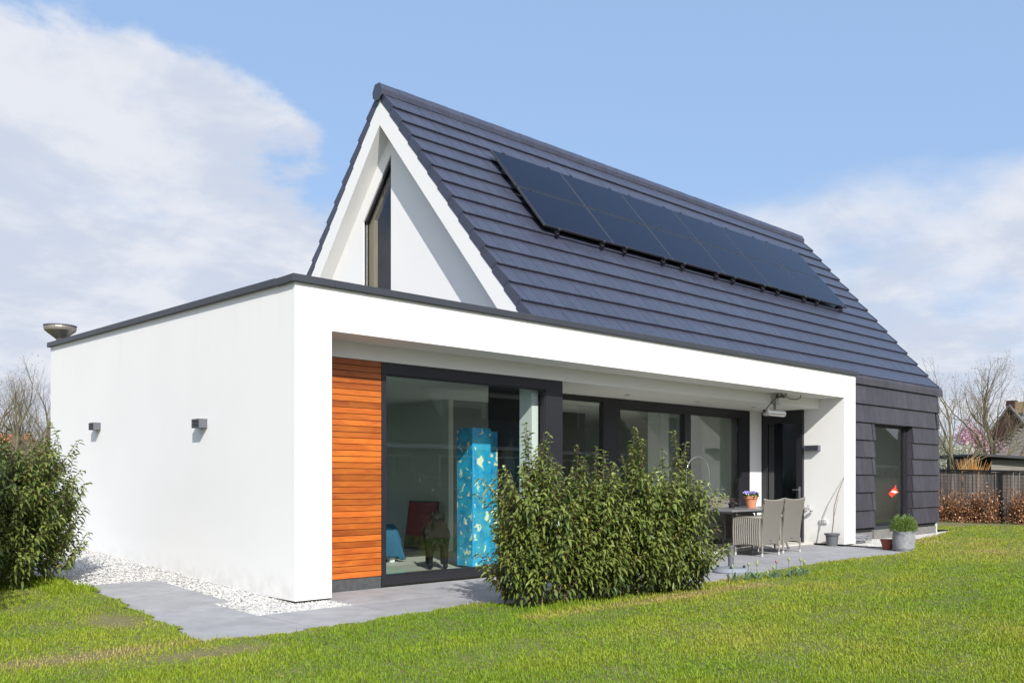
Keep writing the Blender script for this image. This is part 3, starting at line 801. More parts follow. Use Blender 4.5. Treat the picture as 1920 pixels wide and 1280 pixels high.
def make_chair(label):
    """faces +y, origin on the ground under the seat"""
    t = thing('wicker_armchair', label, 'armchair', (0, 0, 0), 'grey wicker armchairs round the table')
    hw = .29
    # back panel: leans back, top edge concave, bottom edge arched
    m = MB(); nx, nz = 12, 14; B = []
    for j in range(nz + 1):
        for i in range(nx + 1):
            u = -1 + 2 * i / nx; v = j / nz
            ztop = .885 + .03 * abs(u) ** 2; zbot = .20 - .05 * abs(u) ** 2.5 + .0
            z = zbot + (ztop - zbot) * v
            ww = (.265 + .045 * v ** 2 + .012 * (1 - v) ** 2)
            y = -.29 - .10 * v ** 1.6 - .012 * math.cos(u * 1.5)
            B.append((u * ww, y, z))
    k = len(B); m.v = B + [(x * .985, y + .04, z) for x, y, z in B]
    r = nx + 1
    for j in range(nz):
        for i in range(nx):
            a = j * r + i
            m.f.append((a, a + 1, a + r + 1, a + r)); m.f.append((k + a, k + a + r, k + a + r + 1, k + a + 1))
    for i in range(nx):
        a = i; m.f.append((a, k + a, k + a + 1, a + 1)); a = nz * r + i; m.f.append((a, a + 1, k + a + 1, k + a))
    for j in range(nz):
        a = j * r; m.f.append((a, a + r, k + a + r, k + a)); a = j * r + nx; m.f.append((a, k + a, k + a + r, a + r))
    m.build('backrest', M_wick, t, smooth=False)
    # top rolled edge
    MB().tube([(u * .312 / 6, -.37, .892 + .03 * (u / 6) ** 2) for u in range(-6, 7)], .016, 8).build('top_roll', M_wick2, t, smooth=True)
    # side panels with vertical ribs
    for s in (-1, 1):
        q = MB()
        q.box(*sorted((s * .262, s * .286)), -.27, .30, .17, .59)
        n = 13
        for i in range(n):
            y = -.262 + i * (.56 / (n - 1)); zb_ = .16 + .03 * math.sin(i / (n - 1) * math.pi)
            q.tube([(s * .286, y, zb_), (s * .286, y + .012, .40), (s * .286, y, .615 - .012 * i / n)], .0225, 6)
        q.build('arm', M_wick2, t)
        MB().tube([(s * .275, -.30, .625), (s * .275, 0, .62), (s * .275, .29, .605), (s * .275, .315, .57), (s * .275, .31, .3), (s * .275, .30, .17)], .024, 8).build('armrest', M_wick2, t, smooth=True)
    MB().box(-.26, .26, -.26, .31, .30, .38).box(-.26, .26, .27, .30, .18, .30).build('seat', M_wick, t, bevel=.015)
    MB().box(-.25, .25, -.24, .30, .381, .44).build('cushion', mat('cushion', (.30, .28, .25), .9), t, bevel=.02)
    for x, y in ((-.262, -.30), (.262, -.30), (-.262, .28), (.262, .28)):
        l = MB().tube([(x, y, .24), (x, y * 1.01, .045)], .019, 10).build('leg', M_wick2, t)
        MB().tube([(x, y, .046), (x, y, 0)], [.021, .019], 10).build('foot_cap', M_foot, l)
    MB().box(-.035, .035, -.3035, -.302, .235, .26).build('maker_badge', mat('badge', (.03, .05, .10), .3), t)
    return t
ch = make_chair('grey wicker armchair at the front left end of the table, seen from behind')
CH = [((8.53, .0, Z0), 0.02, None, 1.0),
      ((9.38, .10, Z0), -.03, 'grey wicker armchair in front of the table, the one nearer the white terrace wall', 1.0),
      ((8.95, 1.35, Z0), math.pi, 'grey wicker armchair across the table, only its top showing past the hedge', 1.03),
      ((9.85, 1.32, Z0), math.pi - .05, 'grey wicker armchair on the window side of the table, hidden behind the flower pot', 1.0)]
for i, (loc, rz, lab, sc) in enumerate(CH):
    c = ch if i == 0 else copy_tree(ch)
    c.location = loc; c.rotation_euler = (0, 0, rz); c.scale = (sc, sc * .84, sc)
    if lab: c['label'] = lab

# ------------------------------------------------------------ pot of pansies on the table
TZ = .722
fp = thing('flower_pot', 'terracotta pot of violet pansies standing on the garden table', 'flower pot', (9.42, .66, TZ))
cx, cy = 9.42, .66
MB().lathe((cx, cy, TZ), [(0, 0), (.075, 0), (.108, .155), (.122, .157), (.127, .21), (.112, .21), (.108, .185), (0, .185)], 32).build('pot', M_terra, fp)
n = 260
a = RNG.random(n) * 6.28; r = np.sqrt(RNG.random(n)) * .12
P = np.stack([cx + r * np.cos(a), cy + r * np.sin(a), TZ + .19 + RNG.random(n) * .07], 1)
D = np.stack([np.cos(a), np.sin(a), RNG.uniform(-.2, 1.2, n)], 1)
M_pleaf = leaf_mat('pansy_leaf', (.04, .09, .02), (.10, .19, .04), .3)
tag(link('leaves', leaves_mesh('leaves', P, D, RNG.uniform(.03, .06, n), RNG.uniform(.018, .03, n), M_pleaf), fp), kind='stuff')
M_petal = leaf_mat('violet_petal', (.22, .16, .62), (.42, .34, .85), .3, .6, .3, c3=(.85, .83, .92))
for i in range(22):
    a_ = random.random() * 6.28; r_ = random.random() ** .5 * .125
    c = Vector((cx + r_ * math.cos(a_), cy + r_ * math.sin(a_), TZ + .265 + random.random() * .035 - r_ * .2))
    nn = Vector((math.cos(a_) * .5 - .3, math.sin(a_) * .5 - .6, .7)).normalized(); u = nn.cross(Vector((0, 0, 1))).normalized(); v = nn.cross(u)
    PP = []; DD = []
    for k in range(5):
        th = k * 1.257; d = u * math.cos(th) + v * math.sin(th) + nn * .15; PP.append(c - nn * .002 * k); DD.append(d)
    tint = np.full(5, random.random() * .8); tint[1] = 1.0
    link('flower', quads_mesh('flower', np.array(PP), np.array(DD), np.full(5, .030), np.full(5, .032), M_petal, tint), fp)
# loose plants beside the pot
lp = thing('trailing_plant', 'straggly purple leaved potted plant on the table behind the pansies', 'plant', (8.95, .75, TZ))
MB().lathe((8.95, .75, TZ), [(0, 0), (.05, 0), (.06, .08), (.05, .08), (0, .07)], 16).build('pot', M_black, lp)
n = 240; a = RNG.random(n) * 6.28
P = np.stack([8.95 + RNG.normal(0, .07, n), .75 + RNG.normal(0, .06, n), TZ + .07 + RNG.random(n) * .10], 1)
tag(link('foliage', leaves_mesh('foliage', P, np.stack([np.cos(a), np.sin(a), RNG.uniform(0, 1, n)], 1), RNG.uniform(.02, .05, n), RNG.uniform(.008, .016, n), leaf_mat('purple_leaf', (.06, .05, .05), (.16, .10, .16), .3, c3=(.5, .5, .35))), lp), kind='stuff')
sp = thing('cut_sprigs', 'few loose green sprigs lying on the table right of the pot', 'sprigs', (9.85, .62, TZ))
n = 40
P = np.stack([RNG.uniform(9.65, 10.1, n), RNG.normal(.62, .04, n), np.full(n, TZ + .006)], 1)
tag(link('sprig_leaves', leaves_mesh('sprig_leaves', P, np.stack([RNG.normal(0, 1, n), RNG.normal(0, .4, n), RNG.uniform(0, .1, n)], 1), RNG.uniform(.05, .12, n), RNG.uniform(.006, .012, n), M_pleaf, droop=.02), sp), kind='stuff')

# ------------------------------------------------------------ parasol base
pb = thing('parasol_base', 'round grey parasol foot with a short empty tube on the terrace edge', 'parasol base', (5.78, -1.30, Z0))
MB().lathe((5.78, -1.30, Z0), [(0, 0), (.235, 0), (.24, .02), (.20, .065), (.06, .085), (0, .085)], 36).build('foot', mat('parasol_grey', (.20, .22, .25), .35), pb, smooth=False)
MB().lathe((5.78, -1.30, Z0), [(.038, .08), (.038, .33), (.043, .33), (.043, .37), (.03, .37), (.03, .2)], 20).build('tube', M_lamp, pb)
for k in range(4):
    a_ = .6 + k * 1.57
    MB().lathe((5.78 + .17 * math.cos(a_), -1.30 + .17 * math.sin(a_), Z0 + .07), [(0, 0), (.018, 0), (.018, .025), (0, .03)], 10).build('knob', M_black, pb)

# ------------------------------------------------------------ thin bent rod by the window
arod = thing('curved_rod', 'thin silvery rod bent into an arch in front of the sliding window', 'rod', (8.35, 1.25, Z0))
pp = [(8.30, 1.25, Z0), (8.30, 1.25, .9), (8.32, 1.25, 1.25)]
for i in range(13):
    a_ = math.pi * (1 - i / 12); pp.append((8.66 + .34 * math.cos(a_), 1.25, 1.32 + .30 * math.sin(a_)))
pp += [(9.01, 1.25, 1.20), (9.03, 1.25, 1.10), (9.08, 1.25, 1.07), (9.13, 1.25, 1.08)]
MB().tube(pp, .008, 6).build('rod', M_steel, arod, smooth=True)

# ------------------------------------------------------------ potted stick by the terrace wall
st = thing('potted_sapling', 'bare leafless stick in a dark grey pot against the terrace wall', 'potted plant', (11.32, .12, Z0))
MB().lathe((11.32, .12, Z0), [(0, 0), (.095, 0), (.118, .20), (.138, .202), (.142, .235), (.122, .235), (.118, .20), (0, .20)], 28).build('pot', mat('grey_pot', (.10, .105, .115), .5), st)
p = [(11.30, .12, .15), (11.34, .10, .45), (11.36, .10, .7), (11.42, .06, .95), (11.50, .02, 1.15), (11.55, -.02, 1.28)]
MB().tube(p, [.009, .009, .008, .007, .005, .003], 6).tube([(11.345, .10, .5), (11.36, .05, .75), (11.41, .03, .93)], [.005, .004, .002], 5).build('stem', M_bark2, st)

# ------------------------------------------------------------ pots at the edge of the terrace
tpot = thing('herb_pot', 'round grey ribbed pot overflowing with a bright green bushy herb', 'plant pot', (11.08, -1.32, Z0))
cx, cy = 11.08, -1.32
pr = [(0, 0), (.14, 0), (.165, .04)]
for i in range(22):
    z = .045 + i * .0135; r0 = .17 + .014 * math.sin(i / 21 * math.pi)
    pr += [(r0 - .003, z), (r0 + .004, z + .006)]
pr += [(.168, .345), (.155, .345), (.15, .31), (0, .31)]
MB().lathe((cx, cy, Z0), pr, 40).build('pot', mat('woven_zinc', (.20, .215, .235), .55, noise=(22, .5, (.34, .34, .35)), bump=(90, .6, .006)), tpot)
n = 3400
a = RNG.random(n) * 6.28; el = RNG.random(n) ** .7; rr = RNG.random(n) ** .35
P = np.stack([cx + .235 * rr * np.cos(a) * np.sqrt(1 - el ** 2 * .9), cy + .235 * rr * np.sin(a) * np.sqrt(1 - el ** 2 * .9), Z0 + .33 + .27 * rr * el + .03 * np.sin(a * 5) * el], 1)
D = np.stack([np.cos(a), np.sin(a), RNG.uniform(.2, 1.8, n)], 1) + RNG.normal(0, .4, (n, 3))
tag(link('foliage', leaves_mesh('foliage', P, D, RNG.uniform(.022, .045, n), RNG.uniform(.012, .020, n), leaf_mat('herb_leaf', (.12, .22, .04), (.34, .44, .14), .4), droop=.1), tpot), kind='stuff')
q = thing('terracotta_pot', 'small low reddish brown pot of seedlings beside the grey ribbed pot', 'plant pot', (11.20, -.98, Z0))
cx, cy = 11.16, -1.0
MB().lathe((cx, cy, Z0), [(0, 0), (.075, 0), (.105, .13), (.120, .165), (.125, .185), (.112, .185), (.10, .16), (0, .16)], 28).build('pot', M_terra2, q)
MB().lathe((cx, cy, Z0), [(0, .163), (.101, .163)], 20).build('soil', M_earth, q)
n = 60; a = RNG.random(n) * 6.28; r = np.sqrt(RNG.random(n)) * .09
P = np.stack([cx + r * np.cos(a), cy + r * np.sin(a), np.full(n, Z0 + .163)], 1)
tag(link('seedlings', leaves_mesh('seedlings', P, np.stack([np.cos(a) * .5, np.sin(a) * .5, np.ones(n)], 1), RNG.uniform(.02, .05, n), RNG.uniform(.008, .014, n), M_pleaf), q), kind='stuff')
cb = thing('hose_coil', 'loose coil of thin grey hose lying on the gravel beside the white pillar', 'hose', (12.45, .15, Z0))
for j in range(3):
    p = []
    for i in range(70):
        a_ = i * .27; r_ = .20 + .05 * math.sin(i * .21 + j); p.append((12.42 + .10 * j + r_ * 1.3 * math.cos(a_), .14 + r_ * .55 * math.sin(a_), Z0 + .012 + .0016 * i + .05 * max(0, math.sin(a_ * .5 + j))))
    MB().tube(p, .008, 5).build('hose', mat('hose_grey', (.24, .25, .27), .5), cb, smooth=True)

# red paper ornament hanging inside the tall window
orn = thing('window_ornament', 'small red and white bird ornament stuck on the tall window in the tiled wall', 'ornament', (15.0, .6, .92))
M_red = mat('red_paint', (.70, .06, .03), .5)
ox, oz = 15.02, .95
MB().ngon_prism([(ox - .25, .595, oz - .05), (ox - .10, .595, oz - .12), (ox + .14, .595, oz - .04), (ox + .27, .595, oz - .01), (ox + .12, .595, oz + .07), (ox - .04, .595, oz + .07)], (0, .010, 0)).build('body', M_red, orn)
MB().ngon_prism([(ox - .04, .588, oz + .03), (ox + .10, .588, oz + .15), (ox + .12, .588, oz + .04)], (0, .006, 0)).build('wing', M_red, orn)
MB().ngon_prism([(ox - .16, .590, oz + .0), (ox + .0, .590, oz + .035), (ox + .20, .590, oz - .01), (ox + .06, .590, oz - .03)], (0, .004, 0)).build('belly', M_white, orn)

# ------------------------------------------------------------ laurel shrubs
M_laurel = leaf_mat('laurel_leaf', (.042, .080, .018), (.25, .30, .062), .25, .34, .6, c3=(.26, .24, .04))
def laurel(name, label, cx, cy, hx, hy, top, n_sh, group, peaks=(), zb=None, base=Z0, rot=0.0, ll=.080):
    t = thing(name, label, 'shrub', (cx, cy, base), group)
    P = []; D = []; TN = []; stems = MB()
    rnd = random.Random(hash(label) % 1000 if False else sum(map(ord, label)))
    for i in range(n_sh):
        if i < len(peaks) * 5:
            px_, py_, ph = peaks[i // 5]; q_ = i % 5; r0 = Vector((px_ + rnd.gauss(0, .035) * (q_ > 0), py_ + rnd.gauss(0, .035) * (q_ > 0), ph - .48 - .12 * q_)); d = Vector((rnd.uniform(-.1, .1) * (1 + q_ * .6), rnd.uniform(-.1, .1) * (1 + q_ * .6), 1)); ln = .48
        else:
            a_ = rnd.random() * 6.283; rr_ = rnd.random() ** .5
            z = rnd.random() ** 1.1 * (top - .42 - .02) + .02
            f = 1.0 if z > .2 else .8 + z
            bul = f * (1 - .28 * (z / top) ** 2)
            x = hx * rr_ * math.cos(a_) * bul; y = hy * rr_ * math.sin(a_) * bul
            r0 = Vector((cx + x, cy + y, base + z)); o_ = Vector((math.cos(a_) * hy / hx if hx > hy else math.cos(a_), math.sin(a_), 0)) * rr_
            d = Vector((o_.x * .75, o_.y * .75, 1)) + Vector((rnd.gauss(0, .2), rnd.gauss(0, .2), rnd.gauss(0, .12))); ln = rnd.uniform(.28, .5)
        d.normalize()
        k = int(ln / .0145); side = d.cross(Vector((0, 1, .1))).normalized(); s2 = d.cross(side)
        bend = Vector((rnd.gauss(0, .06), rnd.gauss(0, .06), 0))
        prev = r0
        pts_ = [r0, r0 + d * ln * .5 + bend * .5, r0 + d * ln + bend * .6]
        stems.tube(pts_, [.005, .004, .002], 4, cap=False)
        tn0 = rnd.random() * .35
        for j in range(k):
            f = j / k; th = j * 2.399 + i
            p = r0 + d * (ln * f) + bend * f
            rad_ = side * math.cos(th) + s2 * math.sin(th)
            up_ = .10 + .75 * f ** 2.5
            P.append(p); D.append(rad_ + d * up_ + Vector((0, 0, -.12 * (1 - f))))
            TN.append(min(.86, max(0, tn0 + .18 * rnd.random() + .42 * f ** 3)) if rnd.random() > .012 else 1.0)
    P = np.array(P); D = np.array(D); n = len(P)
    tag(link('foliage', leaves_mesh('foliage', P, D, RNG.uniform(ll * .5, ll * 1.2, n), RNG.uniform(.028, .040, n), M_laurel, droop=.55, tint=np.array(TN)), t), kind='stuff')
    stems.build('twigs', M_stem, t)
    tr = MB()
    for k in range(5):
        a_ = k * 1.3 + rot; e = Vector((cx + hx * .45 * math.cos(a_), cy + hy * .4 * math.sin(a_), base + top * .62)); b_ = Vector((cx + .06 * math.cos(a_), cy + .05 * math.sin(a_), base - .03))
        m_ = b_.lerp(e, .45) + Vector((rnd.gauss(0, .04), rnd.gauss(0, .04), 0)); tr.tube([b_, m_, e], [.024, .015, .007], 6)
    tr.build('trunk', M_bark, t)
    return t
# row along the terrace edge
hg = 'laurel shrubs planted in a row along the terrace'
laurel('laurel_shrub', 'leafy laurel shrub at the left end of the hedge in front of the blue cabinet', 1.66, -1.76, .40, .27, 1.46, 240, hg, [(1.50, -1.78, 1.77), (1.80, -1.62, 1.70), (1.97, -1.7, 1.62)])
laurel('laurel_shrub', 'laurel shrub second from the left, its low crown before the dark window frame', 2.36, -1.86, .36, .27, 1.30, 215, hg, [(2.24, -1.8, 1.58), (2.42, -1.85, 1.55), (2.60, -1.8, 1.53)])
laurel('laurel_shrub', 'tall laurel shrub third from the left, rounded top of pale tips', 2.98, -1.98, .34, .28, 1.42, 220, hg, [(2.88, -1.95, 1.72), (3.00, -1.98, 1.78), (3.14, -1.9, 1.66)])
laurel('laurel_shrub', 'leafy laurel shrub at the right end of the hedge beside the parasol foot', 3.54, -2.04, .32, .27, 1.33, 215, hg, [(3.62, -2.05, 1.76), (3.42, -1.95, 1.55), (3.80, -2.0, 1.46)])
# left bush
bz = rise(-1.9, 3)
laurel('laurel_bush', 'large dark laurel bush at the left edge against the white side wall', -2.12, 2.85, .90, .70, 1.58, 720, None, [(-1.95, 2.7, 1.92), (-1.55, 2.75, 1.86), (-1.3, 2.9, 1.78), (-2.5, 2.6, 1.9)], base=bz - .02, ll=.078)
laurel('laurel_bush', 'tall shrub outside the picture on the left, shading the dark bush', -4.10, .05, 1.0, .7, 4.2, 1000, None, [], base=-.03, ll=.11)

# ------------------------------------------------------------ tulips
for i, (x, y) in enumerate([(4.78, -1.98), (5.02, -2.02), (5.16, -2.08), (5.30, -1.98), (5.42, -2.14), (5.58, -2.10), (5.76, -2.16), (5.98, -2.18), (6.16, -2.16)]):
    lab = ['at the left end of the row beside the hedge', 'second from the left', 'third from the left', 'fourth from the left, in front of the parasol foot', 'in the middle of the row', 'with a pinkish bud', 'with a pale yellow bud', 'second from the right', 'at the right end of the row'][i]
    t = thing('tulip', 'tulip in bud in the grass, ' + lab, 'tulip', (x, y, Z0 - .02), 'tulips in bud along the terrace edge')
    h = random.uniform(.12, .21)
    dx, dy = random.uniform(-.03, .03), random.uniform(-.02, .02)
    MB().tube([(x, y, Z0 - .02), (x + dx * .5, y + dy * .5, Z0 + h * .6), (x + dx, y + dy, Z0 + h)], [.005, .0045, .004], 6).build('stalk', mat('tulip_green', (.10, .17, .07), .5), t)
    pink = i in (5,)
    MB().lathe((x + dx, y + dy, Z0 + h), [(.003, 0), (.014, .012), (.0165, .028), (.010, .045), (.002, .054)], 10).build('bud', mat('tulip_pink', (.30, .13, .10), .5) if pink else mat('tulip_bud', (.24, .27, .11), .5), t, smooth=True)
    n = random.randint(8, 11); a = RNG.random(n) * 6.28
    P = np.tile(np.array([[x, y, Z0 - .01]]), (n, 1)) + RNG.normal(0, .02, (n, 3)) * np.array([1, 1, 0])
    tag(link('leaf', leaves_mesh('leaf', P, np.stack([np.cos(a) * .55, np.sin(a) * .55, np.ones(n)], 1), RNG.uniform(.12, .22, n), RNG.uniform(.028, .045, n), leaf_mat('tulip_leaf', (.14, .22, .12), (.24, .33, .17), .35), droop=.25), t), kind='stuff')

# ------------------------------------------------------------ room behind the big window
def art_mat(name, dark):
    """glossy turquoise print with soft cream blotches and green streaks (a generic floral pattern)"""
    m = bpy.data.materials.new(name); m.use_nodes = True
    t = m.node_tree; b = t.nodes['Principled BSDF']; g_ = t.nodes.new('ShaderNodeNewGeometry')
    def nz_(s, d, dist=0.0, off=0):
        mp = t.nodes.new('ShaderNodeMapping'); mp.inputs['Location'].default_value = (off, off * .7, off * 1.3)
        t.links.new(g_.outputs['Position'], mp.inputs[0])
        n = t.nodes.new('ShaderNodeTexNoise'); n.inputs['Scale'].default_value = s; n.inputs['Detail'].default_value = d; n.inputs['Distortion'].default_value = dist
        t.links.new(mp.outputs[0], n.inputs['Vector']); return n.outputs[0]
    def ramp(v, lo, hi):
        r = t.nodes.new('ShaderNodeMapRange'); r.inputs[1].default_value = lo; r.inputs[2].default_value = hi; t.links.new(v, r.inputs[0]); return r.outputs[0]
    def mix(f, a, c):
        x = t.nodes.new('ShaderNodeMix'); x.data_type = 'RGBA'; t.links.new(f, x.inputs[0])
        if isinstance(a, tuple): x.inputs[6].default_value = (*a, 1)
        else: t.links.new(a, x.inputs[6])
        x.inputs[7].default_value = (*c, 1); return x.outputs[2]
    base = mix(ramp(nz_(6, 5), .35, .7), (.006, .22, .50), (.03, .46, .74))
    gr_ = nz_(5.5, 3, 2.2, 4.0)
    ab = t.nodes.new('ShaderNodeMath'); ab.operation = 'SUBTRACT'; t.links.new(gr_, ab.inputs[0]); ab.inputs[1].default_value = .5
    ab2 = t.nodes.new('ShaderNodeMath'); ab2.operation = 'ABSOLUTE'; t.links.new(ab.outputs[0], ab2.inputs[0])
    c = mix(ramp(ab2.outputs[0], .022, .006), base, (.12, .38, .18))
    c = mix(ramp(nz_(9, 4, .6, 9.0), .585, .64), c, (.78, .82, .55))
    t.links.new(c, b.inputs['Base Color']); b.inputs['Roughness'].default_value = .22
    return m
M_art = art_mat('floral_print', 0)
cab = thing('tall_cabinet', 'tall turquoise cabinet with a pale flowered print inside the big window', 'cabinet', (3.7, 1.5, 0))
MB().box(3.46, 3.80, 1.29, 1.62, 0.03, 1.93).build('cabinet_body', M_art, cab, bevel=.004)
MB().box(3.80, 4.05, 1.42, 1.62, 0.03, 1.90).build('side_panel', M_art, cab, bevel=.004)
MB().box(3.455, 3.485, 1.283, 1.289, 0.03, 1.93).build('edge_strip', mat('teal_edge', (.03, .36, .68), .3), cab)
MB().box(3.48, 4.03, 1.32, 1.60, 0.0, 0.029).build('base', M_darkin, cab)
MB().box(3.98, 4.10, .66, .90, 0, 2.57).build('interior_column', M_white, house)
MB().box(4.12, 4.34, .66, 1.70, 0, 2.57).build('interior_wall', M_darkin, house)
MB().box(5.1, 5.2, 3.8, 7.43, 0, 2.57).build('interior_wall', M_inwall, house)
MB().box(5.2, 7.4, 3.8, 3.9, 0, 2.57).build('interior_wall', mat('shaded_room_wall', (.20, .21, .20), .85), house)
MB().box(.31, .33, .62, 7.43, 0, 2.57).build('interior_wall', M_inwall, house)
MB().box(4.75, 16.7, 7.38, 7.43, 0, 2.57).build('interior_wall', M_inwall, house)
MB().box(5.085, 5.099, 3.8, 7.38, 0, .09).build('skirting', M_white, house)
# far rooms
MB().box(9.35, 9.62, 2.6, 2.9, 0, 2.57).build('interior_column', M_white, house)
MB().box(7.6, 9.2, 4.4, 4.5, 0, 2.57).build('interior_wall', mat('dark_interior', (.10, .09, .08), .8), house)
MB().box(11.0, 11.1, 2.1, 2.8, 0, 2.57).build('interior_wall', M_inwall, house)
MB().box(11.2, 12.2, 4.0, 4.1, 0, 2.57).build('interior_wall', M_inwall, house)
MB().box(12.0, 12.1, 3.2, 4.0, 2.1, 2.57).build('interior_wall', M_inwall, house)
kt = thing('kitchen_unit', 'pale kitchen counter seen dimly through the sliding window', 'kitchen counter', (11.6, 3.3, 0))
MB().box(11.2, 12.6, 3.0, 3.6, .05, .88).build('cupboard', M_white, kt, bevel=.004)
MB().box(11.18, 12.62, 2.98, 3.62, .881, .92).build('worktop', M_darkin, kt)
bk = thing('tall_cupboard', 'tall white cupboard seen through the dark glass door', 'cupboard', (13.3, 2.4, 0))
MB().box(13.0, 13.5, 2.0, 2.9, .02, 1.95).build('cupboard_body', M_white, bk, bevel=.004)
pfm = thing('photo_frame', 'small framed picture standing on the tall white cupboard', 'picture frame', (13.1, 2.3, 1.95))
MB().box(13.1, 13.12, 2.2, 2.4, 1.951, 2.2).build('frame', M_bright, pfm)
MB().box(13.095, 13.099, 2.225, 2.375, 1.975, 2.175).build('picture', M_darkin, pfm)
# covered armchair / ottoman with blue throw
so_ = thing('ottoman', 'low white seat hidden under a blue throw behind the window', 'seat', (2.9, 3.1, 0))
MB().box(2.0, 3.36, 2.85, 3.6, .14, .50).build('seat_block', M_white, so_, bevel=.03)
for x, y in ((2.1, 2.9), (3.26, 2.9), (2.1, 3.5), (3.26, 3.5)):
    MB().box(x - .04, x + .04, y - .04, y + .04, 0, .14).build('leg', M_white, so_)
M_throw = mat('blue_throw', (.045, .17, .30), .95, noise=(30, .3), bump=(180, .8, .006))
th = MB(); nx, ny = 44, 30
def throw_p(u, v):
    # u across x, v over the front edge
    x = 1.95 + 1.62 * u; s = v * 1.55
    if x > 3.30: dz = (x - 3.30) * 1.9; x2 = 3.30 + (x - 3.30) * .42 + .09 * (v < .5) * 0
    else: dz = 0; x2 = x
    if s < .75: y = 3.55 - s * .95; z = .545
    else: y = 2.835 - .05 * math.sin((s - .75) * 3) - .02 * math.sin(x * 13) * (s - .75) * 1.8; z = .545 - (s - .75) * .58
    z -= dz * (1.0 if s < .75 else .35)
    z += .008 * math.sin(x * 9 + s * 4) + .006 * math.sin(x * 21)
    if u > .93 and s > 1.2: z = max(z, .05)
    return (x2 + .035 * math.sin(s * 5) * (u > .8), y, max(z, .035))
for j in range(ny + 1):
    for i in range(nx + 1): th.v.append(throw_p(i / nx, j / ny))
for j in range(ny):
    for i in range(nx): a_ = j * (nx + 1) + i; th.f.append((a_, a_ + 1, a_ + nx + 2, a_ + nx + 1))
tho = th.build('throw', M_throw, None, smooth=True)
tag(tho, 'ribbed blue throw draped over the low seat behind the window', 'blanket')
sm = tho.modifiers.new('thick', 'SOLIDIFY'); sm.thickness = .012
# patchwork rug
rg = thing('rug', 'patchwork rug in turquoise, beige and brown behind the big window', 'rug', (2.4, 1.6, 0))
pc = [((.10, .42, .40), (1.5, 2.45, .85, 1.5)), ((.34, .42, .32), (1.5, 2.7, 1.505, 2.3)), ((.24, .15, .09), (2.455, 3.15, .85, 1.5)), ((.42, .40, .34), (2.705, 3.3, 1.505, 2.3))]
for i, (c_, (a1, a2, b1, b2)) in enumerate(pc):
    MB().box(a1, a2, b1, b2, .001, .012).build('rug_patch', mat('rug_%s' % ['turquoise', 'sage', 'brown', 'beige'][i], c_, .95, noise=(18, .3), bump=(90, .6, .006)), rg)
# painting leaning on the wall
pt = thing('painting', 'dark framed red abstract painting leaning on the wall behind the dog', 'painting', (5.0, 4.3, 0))
la = .16
def lean(y0, y1, z0, z1, off):
    c_, s_ = math.cos(la), math.sin(la)
    f = lambda y, z, d: (4.93 + z * s_ * .9 - d, y + .12, z * c_)
    return [f(y0, z0, off), f(y1, z0, off), f(y1, z0, off - .02), f(y0, z0, off - .02), f(y0, z1, off), f(y1, z1, off), f(y1, z1, off - .02), f(y0, z1, off - .02)]
MB().quadbox(lean(3.86, 4.68, .02, .86, .03)).build('frame', M_darkin, pt)
MB().quadbox(lean(3.89, 4.65, .05, .83, .034)).build('canvas', mat('red_canvas', (.30, .008, .03), .6, noise=(3.2, .5, (.36, .02, .03))), pt)
MB().quadbox(lean(3.89, 4.65, .05, .25, .038)).build('canvas_band', mat('yellow_canvas', (.45, .28, .01), .6, noise=(6, .5, (.10, .12, .04))), pt)

# ------------------------------------------------------------ dog
def skin(name, joints, edges, m, parent=None, sub=2):
    me = bpy.data.meshes.new(name); me.from_pydata([j[0] for j in joints], edges, [])
    o = link(name, me, parent); mod = o.modifiers.new('skin', 'SKIN')
    for i, j in enumerate(joints):
        r = j[1]; r = (r, r) if isinstance(r, (int, float)) else r
        me.skin_vertices[0].data[i].radius = r
    me.skin_vertices[0].data[0].use_root = True
    mod.use_smooth_shade = True
    s_ = o.modifiers.new('sub', 'SUBSURF'); s_.levels = sub; s_.render_levels = sub
    me.materials.append(m)
    return o
M_fur = mat('black_fur', (.006, .0055, .0055), .6, noise=(30, .4), bump=(70, .7, .010), spec=.22)
DG = (3.10, 1.62, .013)
dg = thing('dog', 'black long haired dog standing inside the window looking out', 'dog', DG)
DR = Matrix.Rotation(rad(-34), 4, 'Z')    # faces towards the garden, -y and a little west
def dp(x, y, z):                          # x right of dog, y forward (front = -y world), z up
    v = DR.to_3x3() @ Vector((x, -y, z)); return (DG[0] + v.x, DG[1] + v.y, DG[2] + v.z)
J = [(dp(0, -.30, .50), .14),            # 0 pelvis
     (dp(0, -.05, .485), .15), (dp(0, .17, .49), (.15, .175)), (dp(0, .27, .55), .125),   # 3 neck base
     (dp(.0, .32, .65), .095), (dp(-.015, .38, .73), .088), (dp(-.03, .47, .70), .056), (dp(-.04, .535, .695), .034),  # head, muzzle
     (dp(-.095, .22, .42), .072), (dp(-.098, .20, .30), .052), (dp(-.10, .215, .16), .038), (dp(-.10, .21, .05), .034), (dp(-.10, .255, .022), .040),
     (dp(.095, .22, .42), .072), (dp(.098, .20, .30), .052), (dp(.10, .225, .16), .038), (dp(.10, .22, .05), .034), (dp(.10, .265, .022), .040),
     (dp(-.10, -.28, .38), .075), (dp(-.105, -.22, .27), .045), (dp(-.105, -.36, .17), .026), (dp(-.105, -.35, .05), .024), (dp(-.105, -.31, .022), .028),
     (dp(.10, -.28, .38), .075), (dp(.105, -.22, .27), .045), (dp(.105, -.36, .17), .026), (dp(.105, -.35, .05), .024), (dp(.105, -.31, .022), .028),
     (dp(0, -.45, .48), .035), (dp(.02, -.62, .36), .04), (dp(.03, -.70, .26), .018)]
